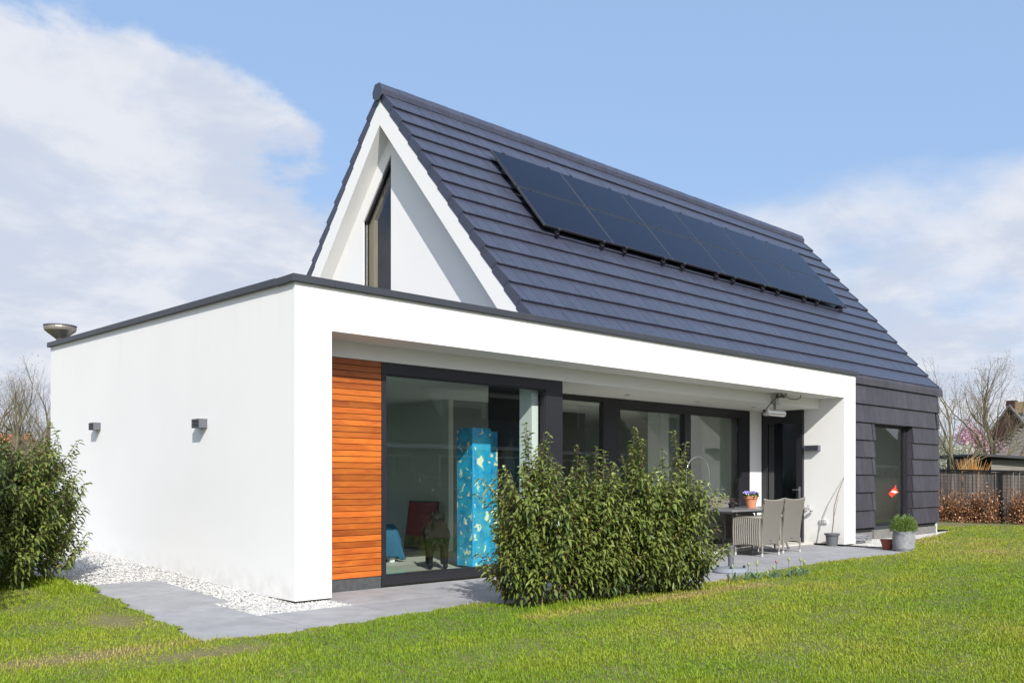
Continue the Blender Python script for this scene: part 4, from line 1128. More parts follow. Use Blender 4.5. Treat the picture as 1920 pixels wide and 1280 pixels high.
E_ = [(0, 1), (1, 2), (2, 3), (3, 4), (4, 5), (5, 6), (6, 7), (2, 8), (8, 9), (9, 10), (10, 11), (11, 12), (2, 13), (13, 14), (14, 15), (15, 16), (16, 17),
      (0, 18), (18, 19), (19, 20), (20, 21), (21, 22), (0, 23), (23, 24), (24, 25), (25, 26), (26, 27), (0, 28), (28, 29), (29, 30)]
skin('body', J, E_, M_fur, dg)
for s in (-1, 1):
    skin('ear', [(dp(-.015 + s * .055, .36, .775), .018), (dp(-.015 + s * .088, .375, .735), (.030, .014)), (dp(-.015 + s * .090, .385, .672), (.026, .011))], [(0, 1), (1, 2)], M_fur, dg)
    p = dp(-.022 + s * .034, .437, .748); MB().lathe((p[0], p[1], p[2] - .008), [(0, 0), (.007, .003), (.009, .008), (.007, .013), (0, .016)], 10).build('eye', mat('eye', (.03, .012, .005), .08), dg, smooth=True)
p = dp(-.045, .562, .700); MB().lathe((p[0], p[1], p[2] - .01), [(0, 0), (.012, .004), (.016, .012), (.01, .02), (0, .022)], 10).build('nose', mat('nose', (.008, .008, .008), .2), dg, smooth=True)
# shaggy chest and belly fur
n = 2600
P = []; D = []
for i in range(n):
    y = random.uniform(-.42, .30); a_ = random.uniform(-2.2, 2.2); r_ = .145
    zc_ = .50; x = r_ * math.sin(a_); z = zc_ - r_ * math.cos(a_)
    if y > .2 and random.random() < .7: z += .10 * random.random(); x *= .8
    P.append(dp(x, y, z)); v = DR.to_3x3() @ Vector((x * 2.2, .35 if y < .1 else -.25, -1 + random.gauss(0, .2))); D.append(v)
tag(link('fur', leaves_mesh('fur', np.array(P), np.array(D), RNG.uniform(.03, .075, n), RNG.uniform(.006, .013, n), leaf_mat('fur_tuft', (.004, .004, .004), (.016, .015, .014), 0, .6, .2), droop=.2), dg), kind='stuff')

# ------------------------------------------------------------ boundary fence
FX = 23.0
fn = thing('boundary_fence', 'weathered vertical board fence with black rail, posts and wire mesh on the right', 'fence', (FX, 0, 0))
def fz(y): return 1.46 + .030 * (y - .5)
M_board = wood_mat('weathered_board', (.105, .088, .078), (.225, .195, .175), (14, 14, 1.2), .85, .22)
bmesh_ = MB().box(0, .022, 0, .138, 0, 1.40).mesh('board', M_board)
y = -7.0
while y < 6.6:
    link('board', bmesh_, fn, Matrix.Translation((FX + random.uniform(-.004, .004), y, random.uniform(.0, .02) + .030 * (y - .5))) @ Matrix.Rotation(random.gauss(0, .004), 4, 'X')); y += .152
rb = MB(); rb.quadbox([(FX - .05, -7, fz(-7) - .05), (FX + .03, -7, fz(-7) - .05), (FX + .03, 6.6, fz(6.6) - .05), (FX - .05, 6.6, fz(6.6) - .05), (FX - .05, -7, fz(-7)), (FX + .03, -7, fz(-7)), (FX + .03, 6.6, fz(6.6)), (FX - .05, 6.6, fz(6.6))])
rb.build('rail', M_black, fn)
for y in (-6.5, -4.0, -1.48, 1.04, 3.56, 6.1):
    MB().box(FX - .09, FX - .03, y - .03, y + .03, -.1, fz(y) - .02).build('post', M_black, fn)
wr = MB()
yy = -7.0
while yy < 6.6: wr.box(FX - .062, FX - .058, yy, yy + .004, .05, fz(yy) - .06); yy += .1
zz = .15
while zz < 1.4: wr.quadbox([(FX - .066, -7, zz - .22), (FX - .063, -7, zz - .22), (FX - .063, 6.6, zz + .18), (FX - .066, 6.6, zz + .18), (FX - .066, -7, zz - .215), (FX - .063, -7, zz - .215), (FX - .063, 6.6, zz + .185), (FX - .066, 6.6, zz + .185)]); zz += .2
wr.build('wire_mesh', M_black, fn)

# ------------------------------------------------------------ beech hedge plants, brown winter leaves
M_beech = leaf_mat('beech_leaf', (.18, .075, .035), (.58, .31, .17), .3, .55, .35, c3=(.62, .42, .26))
def beech(label, cx, cy, hy, h, n, d=.35):
    t = thing('beech_shrub', label, 'shrub', (cx, cy, -.03), 'young beech plants with brown leaves along the fence')
    P = []; D = []; tw = MB()
    for i in range(n // 34):
        x0 = random.gauss(0, d * .35); y0 = random.uniform(-hy, hy); hh = h * random.uniform(.45, 1.05) * (1 - .25 * abs(y0 / hy))
        b_ = Vector((cx + x0 * .4, cy + y0 * .8, -.03)); e = Vector((cx + x0, cy + y0 + random.gauss(0, .08), hh)); m_ = b_.lerp(e, .5) + Vector((random.gauss(0, .04), random.gauss(0, .05), 0))
        tw.tube([b_, m_, e], [.007, .005, .002], 4, cap=False)
        for j in range(34):
            f = random.random() ** 1.25; q_ = b_.lerp(e, f); q_ += Vector((random.gauss(0, .05 + .09 * (1 - f)), random.gauss(0, .05 + .10 * (1 - f)), random.gauss(0, .03)))
            q_.z = max(q_.z, .01); P.append(q_); D.append((random.gauss(0, 1), random.gauss(0, 1), random.gauss(-.1, .6)))
    n_ = len(P)
    tag(link('foliage', leaves_mesh('foliage', np.array(P), np.array(D), RNG.uniform(.045, .085, n_), RNG.uniform(.028, .05, n_), M_beech, droop=.3), t), kind='stuff')
    tw.build('twigs', M_bark2, t)
BX = 22.62
for lab, y_, hy, h, n in (('brown beech plant hard against the corner of the tiled wall', 2.75, .42, 1.0, 2300), ('brown beech plant in the densest part of the hedge, left of the fence post', 2.0, .42, 1.0, 2500),
                          ('brown beech plant just left of the black fence post, thin at the top', 1.32, .30, 1.12, 1400), ('brown beech plant right of the black fence post', .40, .30, 1.15, 1500),
                          ('brown beech plant at the right edge of the picture', -.25, .33, .9, 1500), ('brown beech plant beyond the right edge, mirrored in the tall window', -1.4, .5, 1.1, 1800), ('brown beech plant farthest along the fence outside the picture', -3.0, .7, 1.2, 2200)):
    beech(lab, BX, y_, hy, h, n)
# ground plants at the foot of the hedge
n = 900
P = np.stack([RNG.uniform(22.2, 22.9, n), RNG.uniform(-3, 3.4, n), np.full(n, -.02)], 1)
tag(link('ground_plants', leaves_mesh('ground_plants', P, np.stack([RNG.normal(0, .6, n), RNG.normal(0, .6, n), np.ones(n)], 1), RNG.uniform(.05, .13, n), RNG.uniform(.02, .04, n), M_pleaf)),
    'low green weeds and small stones at the foot of the beech hedge', 'ground plants', kind='stuff')

# ------------------------------------------------------------ bare trees
def bare_tree(name, label, loc, h, spread, seed, group, trunk_h=.25, twig=1.0, lean_=0.0, col=None, fruit=None):
    R_ = random.Random(seed)
    t = thing(name, label, 'tree', loc, group)
    tr = MB(); br = MB(); tips = []
    base = Vector(loc)
    def grow(p, d, ln, r, lvl, mb):
        pts_ = [p]; rs = [r]; n_ = 3 if lvl < 3 else 2
        dd = d.copy()
        for i in range(n_):
            dd = (dd + Vector((R_.gauss(0, .10), R_.gauss(0, .10), R_.gauss(.03, .05)))).normalized()
            pts_.append(pts_[-1] + dd * ln / n_); rs.append(r * (1 - .42 * (i + 1) / n_))
        mb.tube(pts_, rs, 7 if lvl < 1 else (5 if lvl < 3 else 3), cap=False)
        if lvl >= 5 or r < .0022 * h / 6: tips.append(pts_[-1]); return
        k = (4, 4, 4, 3, 3)[lvl]
        for i in range(k):
            f = R_.uniform(.35, 1.0) if i else 1.0
            q_ = pts_[0].lerp(pts_[-1], f) if f < .99 else pts_[-1]
            idx = min(n_ - 1, int(f * n_)); q_ = pts_[idx].lerp(pts_[idx + 1], f * n_ - idx) if f < .99 else pts_[-1]
            a_ = R_.random() * 6.283; sp_ = spread * R_.uniform(.5, 1.15)
            u = dd.cross(Vector((math.cos(a_), math.sin(a_), .2))).normalized()
            nd = (dd + u * sp_ * (.55 if i == 0 else 1)).normalized(); nd.z += .12; nd.normalize()
            grow(q_, nd, ln * R_.uniform(.58, .82), rs[-1] * R_.uniform(.55, .8) if i else rs[-1] * .9, lvl + 1, br)
    th_ = h * trunk_h
    tr.tube([base, base + Vector((lean_ * .3, 0, th_ * .5)), base + Vector((lean_, 0, th_))], [h * .024, h * .021, h * .018], 9)
    tr.build('trunk', M_bark, t, smooth=True)
    top = base + Vector((lean_, 0, th_))
    grow(top, Vector((lean_ * .2, 0, 1)).normalized(), h * .28, h * .017, 0, br)
    for i in range(4):
        a_ = R_.random() * 6.283
        grow(top - Vector((0, 0, th_ * .12 * i)), Vector((math.cos(a_), math.sin(a_), R_.uniform(.6, 1.3))).normalized(), h * .25, h * .011, 1, br)
    br.build('crown', col or M_bark, t)
    if fruit:
        mm, n_, sz = fruit
        P = []; D = []
        for i in range(n_):
            q_ = tips[R_.randrange(len(tips))]; P.append(q_ + Vector((R_.gauss(0, .09), R_.gauss(0, .09), R_.gauss(-.04, .09)))); D.append((R_.gauss(0, 1), R_.gauss(0, 1), R_.gauss(0, 1)))
        tag(link('blossom', quads_mesh('blossom', np.array(P), np.array(D), RNG.uniform(sz * .6, sz * 1.3, n_), RNG.uniform(sz * .5, sz, n_), mm), t), kind='stuff')
    return t
CAMV = Vector((-4.6496, -8.0965, 0)); RV = Vector((.7274, -.6862, 0)); FV = Vector((.6862, .7274, 0))
def atp(px, depth, z=0):   # a place on the ground in the direction of a photo column at a distance
    p = CAMV + FV * depth + RV * ((px - 960) / 1700 * depth); return (p.x, p.y, z)
tg = 'bare trees beyond the fence on the right'
M_blos = leaf_mat('pink_blossom', (.50, .26, .33), (.80, .58, .66), .4, .7, .2)
M_wblos = leaf_mat('pale_blossom', (.42, .44, .30), (.75, .75, .62), .4, .7, .2)
M_bud = leaf_mat('reddish_bud', (.20, .13, .07), (.32, .24, .12), .3, .7, .2)
bare_tree('bare_tree', 'slender bare tree with a greenish trunk behind the fence, beside the tiled house corner', atp(1787, 40), 6.3, .62, 3, tg, .22, fruit=(M_bud, 1500, .045))
bare_tree('bare_tree', 'tallest bare tree with wide spreading branches, left of the brick gable', atp(1862, 46), 7.9, .78, 12, tg, .26, fruit=(M_bud, 1200, .06))
bare_tree('bare_tree', 'bare tree standing behind the brick house at the right edge', atp(1945, 95), 11.0, .7, 21, tg, .2)
bare_tree('blossom_tree', 'small pink blossoming tree between the bare trees', atp(1830, 52), 4.6, .7, 5, None, .15, fruit=(M_blos, 9000, .10))
bare_tree('blossom_tree', 'pale white flowering shrub tree behind the slender bare tree', atp(1775, 48), 4.3, .85, 9, None, .08, fruit=(M_wblos, 4500, .10))
tl = 'bare trees beyond the left end of the house'
bare_tree('bare_tree', 'bare tree at the left edge with a thick ivy green trunk', atp(28, 36), 5.3, .7, 31, tl, .34, fruit=(M_bud, 800, .05))
bare_tree('bare_tree', 'forked bare tree just left of the white side wall', atp(64, 40), 5.7, .55, 35, tl, .22, fruit=(M_bud, 800, .05))
bare_tree('bare_tree', 'bare tree half hidden by the corner of the white side wall', atp(96, 46), 6.2, .7, 37, tl, .3)
bare_tree('bare_tree', 'bare tree farther off at the left edge of the picture', atp(-10, 58), 7.6, .75, 41, tl, .25)
# dense twiggy undergrowth further off (reads as one mass)
def thicket(name, label, a_, b_, depth, h, n, m, seed):
    R_ = random.Random(seed); mb = MB()
    for i in range(n):
        f = R_.random(); p = Vector(atp(a_ + (b_ - a_) * f, depth * R_.uniform(.9, 1.15)))
        hh = h * R_.uniform(.4, 1.05); q_ = p + Vector((R_.gauss(0, .35), R_.gauss(0, .35), hh))
        mb.tube([p, p.lerp(q_, .5) + Vector((R_.gauss(0, .12), R_.gauss(0, .12), 0)), q_], [.03, .018, .006], 3, cap=False)
        for k in range(5):
            s0 = p.lerp(q_, R_.uniform(.25, .9)); mb.tube([s0, s0 + Vector((R_.gauss(0, .35), R_.gauss(0, .35), R_.uniform(.2, .7)))], [.012, .004], 3, cap=False)
    o = mb.build(name, m, None); tag(o, label, 'undergrowth', kind='stuff'); return o
M_tw1 = mat('rusty_twig', (.24, .15, .10), .9, noise=(1.2, .4, (.15, .14, .07)))
thicket('undergrowth', 'rusty brown tangle of bare bushes behind the left laurel bush', -60, 110, 44, 3.4, 900, M_tw1, 2)
thicket('undergrowth', 'olive tangle of bushes behind the slender bare tree on the right', 1740, 1850, 56, 3.6, 800, mat('olive_twig', (.20, .19, .10), .9), 4)
thicket('undergrowth', 'distant grey brown scrub closing the horizon', -900, 2700, 150, 6.5, 2600, M_tw1, 6)
dw = thing('dogwood_shrub', 'orange twigged shrub glowing behind the fence below the pink tree', 'shrub', atp(1822, 36))
mb = MB(); c0 = Vector(atp(1822, 36))
for i in range(150):
    a_ = random.random() * 6.28; s_ = random.random(); e = c0 + Vector((math.cos(a_) * s_ * .8, math.sin(a_) * s_ * .8, 2.1 * random.uniform(.6, 1.02)))
    mb.tube([c0 + Vector((math.cos(a_) * .15 * s_, math.sin(a_) * .15 * s_, 0)), c0.lerp(e, .5) + Vector((0, 0, .1)), e], [.016, .012, .005], 4, cap=False)
mb.build('stems', mat('orange_stem', (.55, .24, .06), .7, noise=(3, .4, (.40, .26, .08))), dw)

# ------------------------------------------------------------ neighbouring buildings on the right
M_brick = mat('dark_brick', (.060, .024, .020), .9, noise=(6, .4), bump=(40, .5, .02))
M_ntile = mat('grey_old_tile', (.17, .17, .175), .7, noise=(2.5, .4))
def fr_box(mb, c, ux, uy, x0, x1, y0, y1, z0, z1):
    f = lambda x, y, z: tuple(c + ux * x + uy * y + Vector((0, 0, z)))
    mb.quadbox([f(x0, y0, z0), f(x1, y0, z0), f(x1, y1, z0), f(x0, y1, z0), f(x0, y0, z1), f(x1, y0, z1), f(x1, y1, z1), f(x0, y1, z1)]); return mb
def pitched(name, label, c, ux, uy, hw, ln, eave, ridge, wall, tile, over=.3, rows=0, parts=True):
    """gable faces -uy, ridge runs along +uy"""
    t = thing(name, label, 'house' if ridge > 5 else 'shed', tuple(c))
    f = lambda x, y, z: tuple(c + ux * x + uy * y + Vector((0, 0, z)))
    MB().ngon_prism([f(-hw, 0, 0), f(hw, 0, 0), f(hw, 0, eave), f(0, 0, ridge), f(-hw, 0, eave)], uy * ln).build('wall', wall, t)
    sl2 = (ridge - eave) / hw; hwo = hw + over; ez = eave - over * sl2
    rf = None
    for s in (-1, 1):
        mb = MB().ngon_prism([f(0, -over, ridge + .04), f(s * hwo, -over, ez + .04), f(s * hwo, -over, ez + .20), f(0, -over, ridge + .22)], uy * (ln + 2 * over))
        r_ = mb.build('roof', tile, t); rf = rf or r_
        if rows:
            q_ = MB(); L_ = math.hypot(hwo, ridge - ez)
            k = int(L_ / rows)
            for i in range(k):
                a1 = i / k; a2 = (i + .93) / k
                pz = lambda a: ridge + .22 + (ez + .20 - ridge - .22) * a
                q_.quadbox([f(s * hwo * a1, -over - .02, pz(a1)), f(s * hwo * a2, -over - .02, pz(a2)), f(s * hwo * a2, ln + over, pz(a2)), f(s * hwo * a1, ln + over, pz(a1)),
                            f(s * hwo * a1, -over - .02, pz(a1) + .02), f(s * hwo * a2, -over - .02, pz(a2) + .09), f(s * hwo * a2, ln + over, pz(a2) + .09), f(s * hwo * a1, ln + over, pz(a1) + .02)])
            q_.build('tile_course', tile, r_)
    return t, f
c = Vector(atp(1893, 78)); ux = (RV * .62 - FV * .78).normalized(); uy = Vector((-ux.y, ux.x, 0))
t, f = pitched('brick_house', 'dark brick gable house with grey roof and chimney at the right edge', c, ux, uy, 3.6, 10, 2.6, 7.4, M_brick, M_ntile, .15, .34)
fr_box(MB(), c, ux, uy, -.35, .35, .1, .75, 6.6, 8.0).build('chimney', M_brick, t)
fr_box(MB(), c, ux, uy, .36, 1.1, .25, .95, 6.9, 7.85).build('chimney', mat('yellow_brick', (.30, .22, .12), .9), t)
wq = fr_box(MB(), c, ux, uy, -2.3, -1.3, -.06, .05, 2.3, 4.0).build('window', M_white, t)
fr_box(MB(), c, ux, uy, -2.2, -1.4, -.08, -.062, 2.4, 3.85).build('pane', M_glass2, wq)
c = Vector(atp(1945, 50)); ux = (RV * .97 + FV * .2).normalized(); uy = Vector((-ux.y, ux.x, 0))
ga = thing('garage', 'low outbuilding with ribbed grey tiled roof and white bargeboard at the right edge', 'outbuilding', tuple(c))
f = lambda x, y, z: tuple(c + ux * x + uy * y + Vector((0, 0, z)))
MB().quadbox([f(-2.3, 0, 0), f(3, 0, 0), f(3, 5, 0), f(-2.3, 5, 0), f(-2.3, 0, 2.2), f(3, 0, 2.2), f(3, 5, 2.2), f(-2.3, 5, 2.2)]).build('wall', M_brick, ga)
rq = None
for i in range(11):
    y0 = i * .42; z0 = 2.05 + i * .20; q_ = MB().quadbox([f(-3.0 + i * .56, y0, z0), f(7, y0, z0), f(7, y0 + .44, z0 + .19), f(-3.0 + i * .56, y0 + .44, z0 + .19), f(-3.0 + i * .56, y0, z0 + .11), f(7, y0, z0 + .11), f(7, y0 + .44, z0 + .25), f(-3.0 + i * .56, y0 + .44, z0 + .25)])
    q_.build('roof_course', mat('old_brown_tile', (.14, .125, .11), .85, noise=(4, .4)), ga)
MB().quadbox([f(-1.3, -.25, 2.0), f(2.6, -.25, 3.25), f(2.6, -.17, 3.25), f(-1.3, -.17, 2.0), f(-1.3, -.25, 2.16), f(2.6, -.25, 3.43), f(2.6, -.17, 3.43), f(-1.3, -.17, 2.16)]).build('bargeboard', M_white, ga)
c = Vector(atp(1900, 42)); 
sh = thing('garden_shed', 'grey plank shed with a flat dark roof just beyond the fence', 'shed', tuple(c))
f = lambda x, y, z: tuple(c + ux * x + uy * y + Vector((0, 0, z)))
MB().quadbox([f(-1.2, 0, 0), f(3, 0, 0), f(3, 3, 0), f(-1.2, 3, 0), f(-1.2, 0, 2.2), f(3, 0, 2.0), f(3, 3, 2.0), f(-1.2, 3, 2.2)]).build('wall', M_darkin, sh)
M_splank = wood_mat('shed_plank', (.15, .145, .125), (.26, .25, .215), (1, 1, 20), .85, .2)
for i in range(13):
    z = .1 + i * .155
    MB().quadbox([f(-1.2, -.03, z), f(3, -.03, z), f(3, -.005, z), f(-1.2, -.005, z), f(-1.2, -.018, z + .15), f(3, -.018, z + .15), f(3, -.005, z + .15), f(-1.2, -.005, z + .15)]).build('plank', M_splank, sh)
MB().quadbox([f(-2.0, -.5, 2.28), f(3.4, -.5, 1.98), f(3.4, 3.4, 1.98), f(-2.0, 3.4, 2.28), f(-2.0, -.5, 2.38), f(3.4, -.5, 2.10), f(3.4, 3.4, 2.10), f(-2.0, 3.4, 2.38)]).build('roof', M_coping, sh)
MB().quadbox([f(-1.9, .3, 0), f(-1.23, .3, 0), f(-1.23, 2, 0), f(-1.9, 2, 0), f(-1.9, .3, 2.2), f(-1.23, .3, 2.2), f(-1.23, 2, 2.2), f(-1.9, 2, 2.2)]).build('door', M_darkin, sh)
# red roof glimpsed at far left
c = Vector(atp(52, 70)); ux = RV; uy = FV
pitched('distant_house', 'small distant house with orange roof glimpsed left of the white wall', c, FV, -RV, 1.6, 2.0, 3.4, 4.5, M_inwall, mat('orange_tile', (.48, .14, .06), .8))

# ------------------------------------------------------------ what the windows mirror: houses and trees across the garden
M_pan = mat('brown_pantile', (.20, .17, .135), .75, noise=(3, .5), bump=(12, .8, .05))
def row_house(label, x0, x1, ysouth, ynorth, eave, ridge, dorm):
    t = thing('terraced_house', label, 'house', ((x0 + x1) / 2, (ysouth + ynorth) / 2, 0), 'houses across the garden, mirrored in the windows')
    ym = (ysouth + ynorth) / 2
    MB().ngon_prism([(x0, ysouth, 0), (x0, ynorth, 0), (x0, ynorth, eave), (x0, ym, ridge - .1), (x0, ysouth, eave)], (x1 - x0, 0, 0)).build('wall', mat('pale_brick', (.30, .27, .22), .9, noise=(5, .3)), t)
    L_ = math.hypot(ynorth - ym, ridge - eave)
    for s, ye in ((1, ynorth), (-1, ysouth)):
        e = ye + s * .4; ez = eave - .4 * (ridge - eave) / abs(ynorth - ym)
        r_ = MB().ngon_prism([(x0 - .25, ym, ridge), (x0 - .25, e, ez), (x0 - .25, e, ez - .12), (x0 - .25, ym, ridge - .12)], (x1 - x0 + .5, 0, 0)).build('roof', M_pan, t)
        if s == 1:
            q_ = MB(); k = int((x1 - x0 + .5) / .27); d = Vector((0, e - ym, ez - ridge)); nrm = Vector((0, (ridge - ez), abs(e - ym))).normalized()
            nr = 22
            for i in range(k):
                xa = x0 - .25 + i * .27
                for j in range(nr):
                    p0 = Vector((xa, ym, ridge)) + d * (j / nr); p1 = Vector((xa, ym, ridge)) + d * ((j + 1) / nr)
                    q_.ngon_prism([tuple(p0 + nrm * .01), tuple(p1 + nrm * .05), tuple(p1 + nrm * .0)], (.02, 0, 0)) if False else None
                    b = len(q_.v); up1 = nrm * .075; up0 = nrm * .02
                    q_.v += [tuple(p0), tuple(p0 + up0 + Vector((.13, 0, 0))), tuple(p0 + Vector((.26, 0, 0))), tuple(p1 + nrm * .03), tuple(p1 + up1 + Vector((.13, 0, 0))), tuple(p1 + nrm * .03 + Vector((.26, 0, 0)))]
                    q_.f += [(b, b + 3, b + 4, b + 1), (b + 1, b + 4, b + 5, b + 2)]
            tag(q_.build('roof_tile', M_pan, r_), kind='stuff')
    MB().box(x0 - .2, x1 + .2, ynorth + .42, ynorth + .55, eave - .75, eave - .6).build('gutter', M_white, t)
    for (a_, b_, z0, z1) in dorm:
        dmr = MB().box(a_, b_, ym + (ynorth - ym) * .35, ynorth - .5, z0, z1).build('dormer', M_white, t)
        MB().box(a_ - .2, b_ + .2, ym + (ynorth - ym) * .3, ynorth - .35, z1, z1 + .16).build('dormer_roof', M_coping, t)
        w_ = (b_ - a_) / 2
        for i in range(2):
            f1 = MB().box(a_ + .12 + i * w_, a_ + w_ - .08 + i * w_, ynorth - .499, ynorth - .46, z0 + .25, z1 - .15).build('window', M_bright, t)
            MB().box(a_ + .2 + i * w_, a_ + w_ - .16 + i * w_, ynorth - .459, ynorth - .45, z0 + .33, z1 - (.75 if i == 0 else .23)).build('pane', M_darkin, f1)
    k = int((x1 - x0) / 3.2)
    for i in range(k):
        xa = x0 + .6 + i * 3.2
        f1 = MB().box(xa, xa + 1.9, ynorth - .02, ynorth + .05, .8, 2.2).build('window', M_white, t)
        MB().box(xa + .08, xa + .9, ynorth + .051, ynorth + .06, .88, 2.12).build('pane', M_darkin, f1)
        MB().box(xa + 1.0, xa + 1.82, ynorth + .051, ynorth + .06, .88, 2.12).build('pane', M_darkin, f1)
    return t
row_house('terraced house with dormer across the garden, mirrored in the big window', 14.6, 34, -30, -19.6, 3.2, 9.4, [(18.9, 23.6, 2.95, 5.0), (27, 30, 2.95, 5.0)])
row_house('farther terraced house across the garden, mirrored in the tall tiled wall window', 46, 80, -36, -26, 3.0, 8.2, [(58, 61.5, 3.8, 5.8)])
bare_tree('bare_tree', 'bare tree across the garden, mirrored at the top of the big window', (9.5, -27, 0), 11, .8, 55, 'trees across the garden, mirrored in the windows', .3)
M_con = leaf_mat('conifer_needle', (.012, .028, .012), (.04, .07, .025), .1, .7, .2)
for (x_, y_, h_, lab) in ((6.2, -17.5, 6.2, 'tall'), (8.2, -19.0, 4.6, 'shorter')):
    t = thing('conifer', lab + ' dark conifer across the garden, mirrored in the big window', 'tree', (x_, y_, 0), None)
    MB().tube([(x_, y_, 0), (x_, y_, h_ * .9)], [.14, .03], 8).build('trunk', M_bark, t)
    n = 7000; f = RNG.random(n) ** .8; a = RNG.random(n) * 6.28; r = (1 - f) * h_ * .24 * RNG.random(n) ** .4 + .08
    P = np.stack([x_ + r * np.cos(a), y_ + r * np.sin(a), .2 + f * (h_ - .2)], 1)
    tag(link('foliage', quads_mesh('foliage', P, np.stack([np.cos(a), np.sin(a), RNG.uniform(.2, 1.2, n)], 1), RNG.uniform(.15, .35, n), RNG.uniform(.06, .13, n), M_con), t), kind='stuff')
n = 16000
P = np.stack([RNG.uniform(-8, 22, n), RNG.normal(-13.5, .45, n), RNG.random(n) ** .8 * 1.35 + .05 * np.sin(RNG.random(n) * 9)], 1)
tag(link('garden_hedge', quads_mesh('garden_hedge', P, RNG.normal(0, 1, (n, 3)), RNG.uniform(.08, .16, n), RNG.uniform(.05, .09, n), leaf_mat('hedge_leaf', (.02, .04, .014), (.07, .10, .03), .2, c3=(.4, .42, .34)))),
    'leafy garden hedge behind the photographer, mirrored low in the big window', 'hedge')

# ------------------------------------------------------------ grass blades
def grass(n):
    P = []; out_ = 0
    t_ = 4.8 * (24.0 / 4.8) ** RNG.random(n); l_ = RNG.uniform(-.75, .72, n)
    X = -4.6496 + t_ * (.6862 + l_ * .7274); Y = -8.0965 + t_ * (.7274 - l_ * .6862)
    keep = np.array([in_lawn(a_, b_) for a_, b_ in zip(X, Y)])
    keep &= (Y < 9)
    return X[keep], Y[keep], t_[keep]
X, Y, T = grass(720000)
n = len(X)
def fbm(x, y, s, seed):
    r = np.random.default_rng(seed); v = np.zeros_like(x); amp = 1
    for o_ in range(5):
        a1, a2, p1, p2 = r.random(4) * 6.28; k = s * 1.9 ** o_
        v += amp * (np.sin(k * (x * math.cos(a1) + y * math.sin(a1)) + p1) * np.sin(k * (x * math.cos(a2) + y * math.sin(a2)) + p2)); amp *= .6
    return v / 2.2
patch = .6 * fbm(X, Y, 1.1, 3) + .6 * fbm(X, Y, .45, 8); patch2 = fbm(X, Y, 3.3, 5)
edge = np.minimum(np.abs(np.array([interp(EDGE, a_) for a_ in X]) - Y) / .35, 1)
# bare, trodden patches beside the slab path at the left
bare = np.exp(-(((X + 1.75) / .22) ** 2 + ((Y + .05) / .45) ** 2)) + np.exp(-(((X + 1.75) / .42) ** 2 + ((Y + 1.95) / .16) ** 2)) + .7 * np.exp(-(((X + 2.6) / .5) ** 2 + ((Y + 1.5) / .25) ** 2))
hgt = (.016 + .016 * np.clip(patch2 + .5, 0, 1.2)) * RNG.uniform(.6, 1.35, n)
tall = RNG.random(n) < .012; hgt[tall] *= RNG.uniform(1.5, 2.4, tall.sum())
lush = (X > -1.75) & (X < -1.2) & (Y > 1.7); hgt[lush] *= 2.3
bed = (Y > -2.35) & (X > 1.2) & (X < 4.4) & (Y < -1.2); hgt[bed] *= RNG.uniform(.5, 1.8, bed.sum())
hgt = hgt * (1 - .55 * np.clip(bare, 0, 1))
kp = RNG.random(n) > np.clip(bare, 0, .5)
X, Y, T, patch, patch2, hgt, bare, edge = [v[kp] for v in (X, Y, T, patch, patch2, hgt, bare, edge)]; n = len(X)
wdt = .0028 * (T / 6) ** .75
a = RNG.random(n) * 6.283
ln_ = RNG.uniform(.15, .9, n) * hgt
Zg = np.array([rise(a_, b_) for a_, b_ in zip(X, Y)]) - .016
sx, sy = -np.sin(a) * wdt, np.cos(a) * wdt; dx_, dy_ = np.cos(a) * ln_, np.sin(a) * ln_
V = np.stack([np.stack([X - sx, Y - sy, Zg], 1), np.stack([X + sx, Y + sy, Zg], 1),
              np.stack([X - sx * .8 + dx_ * .35, Y - sy * .8 + dy_ * .35, Zg + hgt * .62], 1), np.stack([X + sx * .8 + dx_ * .35, Y + sy * .8 + dy_ * .35, Zg + hgt * .62], 1),
              np.stack([X + dx_, Y + dy_, Zg + hgt], 1)], 1).reshape(-1, 3)
b = (np.arange(n) * 5)[:, None]
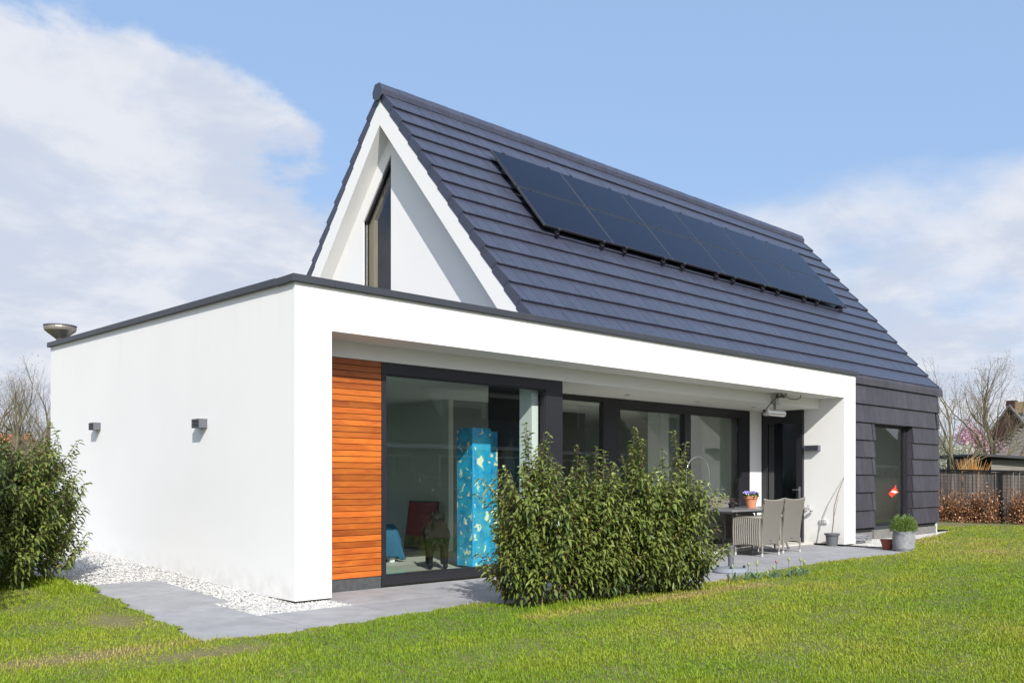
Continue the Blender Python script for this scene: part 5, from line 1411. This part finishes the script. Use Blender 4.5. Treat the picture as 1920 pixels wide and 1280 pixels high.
tint = np.clip(.50 + .38 * patch + .20 * patch2 + RNG.normal(0, .09, n) + .35 * np.clip(bare, 0, 1) + .42 * np.exp(-((Y + 2.38) / .16) ** 2) * (X > .9) * (X < 4.9) + .28 * (1 - edge) ** 2, 0, 1)
def grass_mat():
    m = bpy.data.materials.new('grass_blade'); m.use_nodes = True
    t = m.node_tree; b_ = t.nodes['Principled BSDF']; o_ = t.nodes['Material Output']
    at = t.nodes.new('ShaderNodeAttribute'); at.attribute_name = 'tint'
    r = t.nodes.new('ShaderNodeValToRGB'); e = r.color_ramp.elements
    e[0].position = 0; e[0].color = (.085, .185, .009, 1); e[1].position = 1; e[1].color = (.42, .34, .13, 1)
    x = e.new(.35); x.color = (.175, .285, .012, 1); x = e.new(.62); x.color = (.285, .345, .022, 1); x = e.new(.82); x.color = (.36, .34, .065, 1)
    t.links.new(at.outputs['Fac'], r.inputs[0]); t.links.new(r.outputs[0], b_.inputs['Base Color'])
    b_.inputs['Roughness'].default_value = .55; b_.inputs['Specular IOR Level'].default_value = .3
    tr = t.nodes.new('ShaderNodeBsdfTranslucent'); t.links.new(r.outputs[0], tr.inputs['Color'])
    mi = t.nodes.new('ShaderNodeMixShader'); mi.inputs[0].default_value = .35
    t.links.new(b_.outputs[0], mi.inputs[1]); t.links.new(tr.outputs[0], mi.inputs[2]); t.links.new(mi.outputs[0], o_.inputs['Surface'])
    return m
me = npmesh('grass', V, [b + np.array([[0, 1, 3, 2]]), b + np.array([[2, 3, 4]])], grass_mat(), np.repeat(tint, 5))
tag(link('grass', me), 'short sunlit green and yellowish lawn grass', 'grass', kind='stuff')
# a few dead leaves on the lawn at the left
n = 26
P = np.stack([RNG.uniform(-3.2, -1.4, n), RNG.uniform(-3.2, .6, n), np.full(n, .008)], 1)
tag(link('fallen_leaves', leaves_mesh('fallen_leaves', P, np.stack([RNG.normal(0, 1, n), RNG.normal(0, 1, n), RNG.normal(0, .15, n)], 1), RNG.uniform(.018, .03, n), RNG.uniform(.012, .018, n), leaf_mat('dead_leaf', (.25, .12, .05), (.5, .32, .18), .2), droop=.02)),
    'scattered small brown dead leaves on the lawn', 'fallen leaves', kind='stuff')
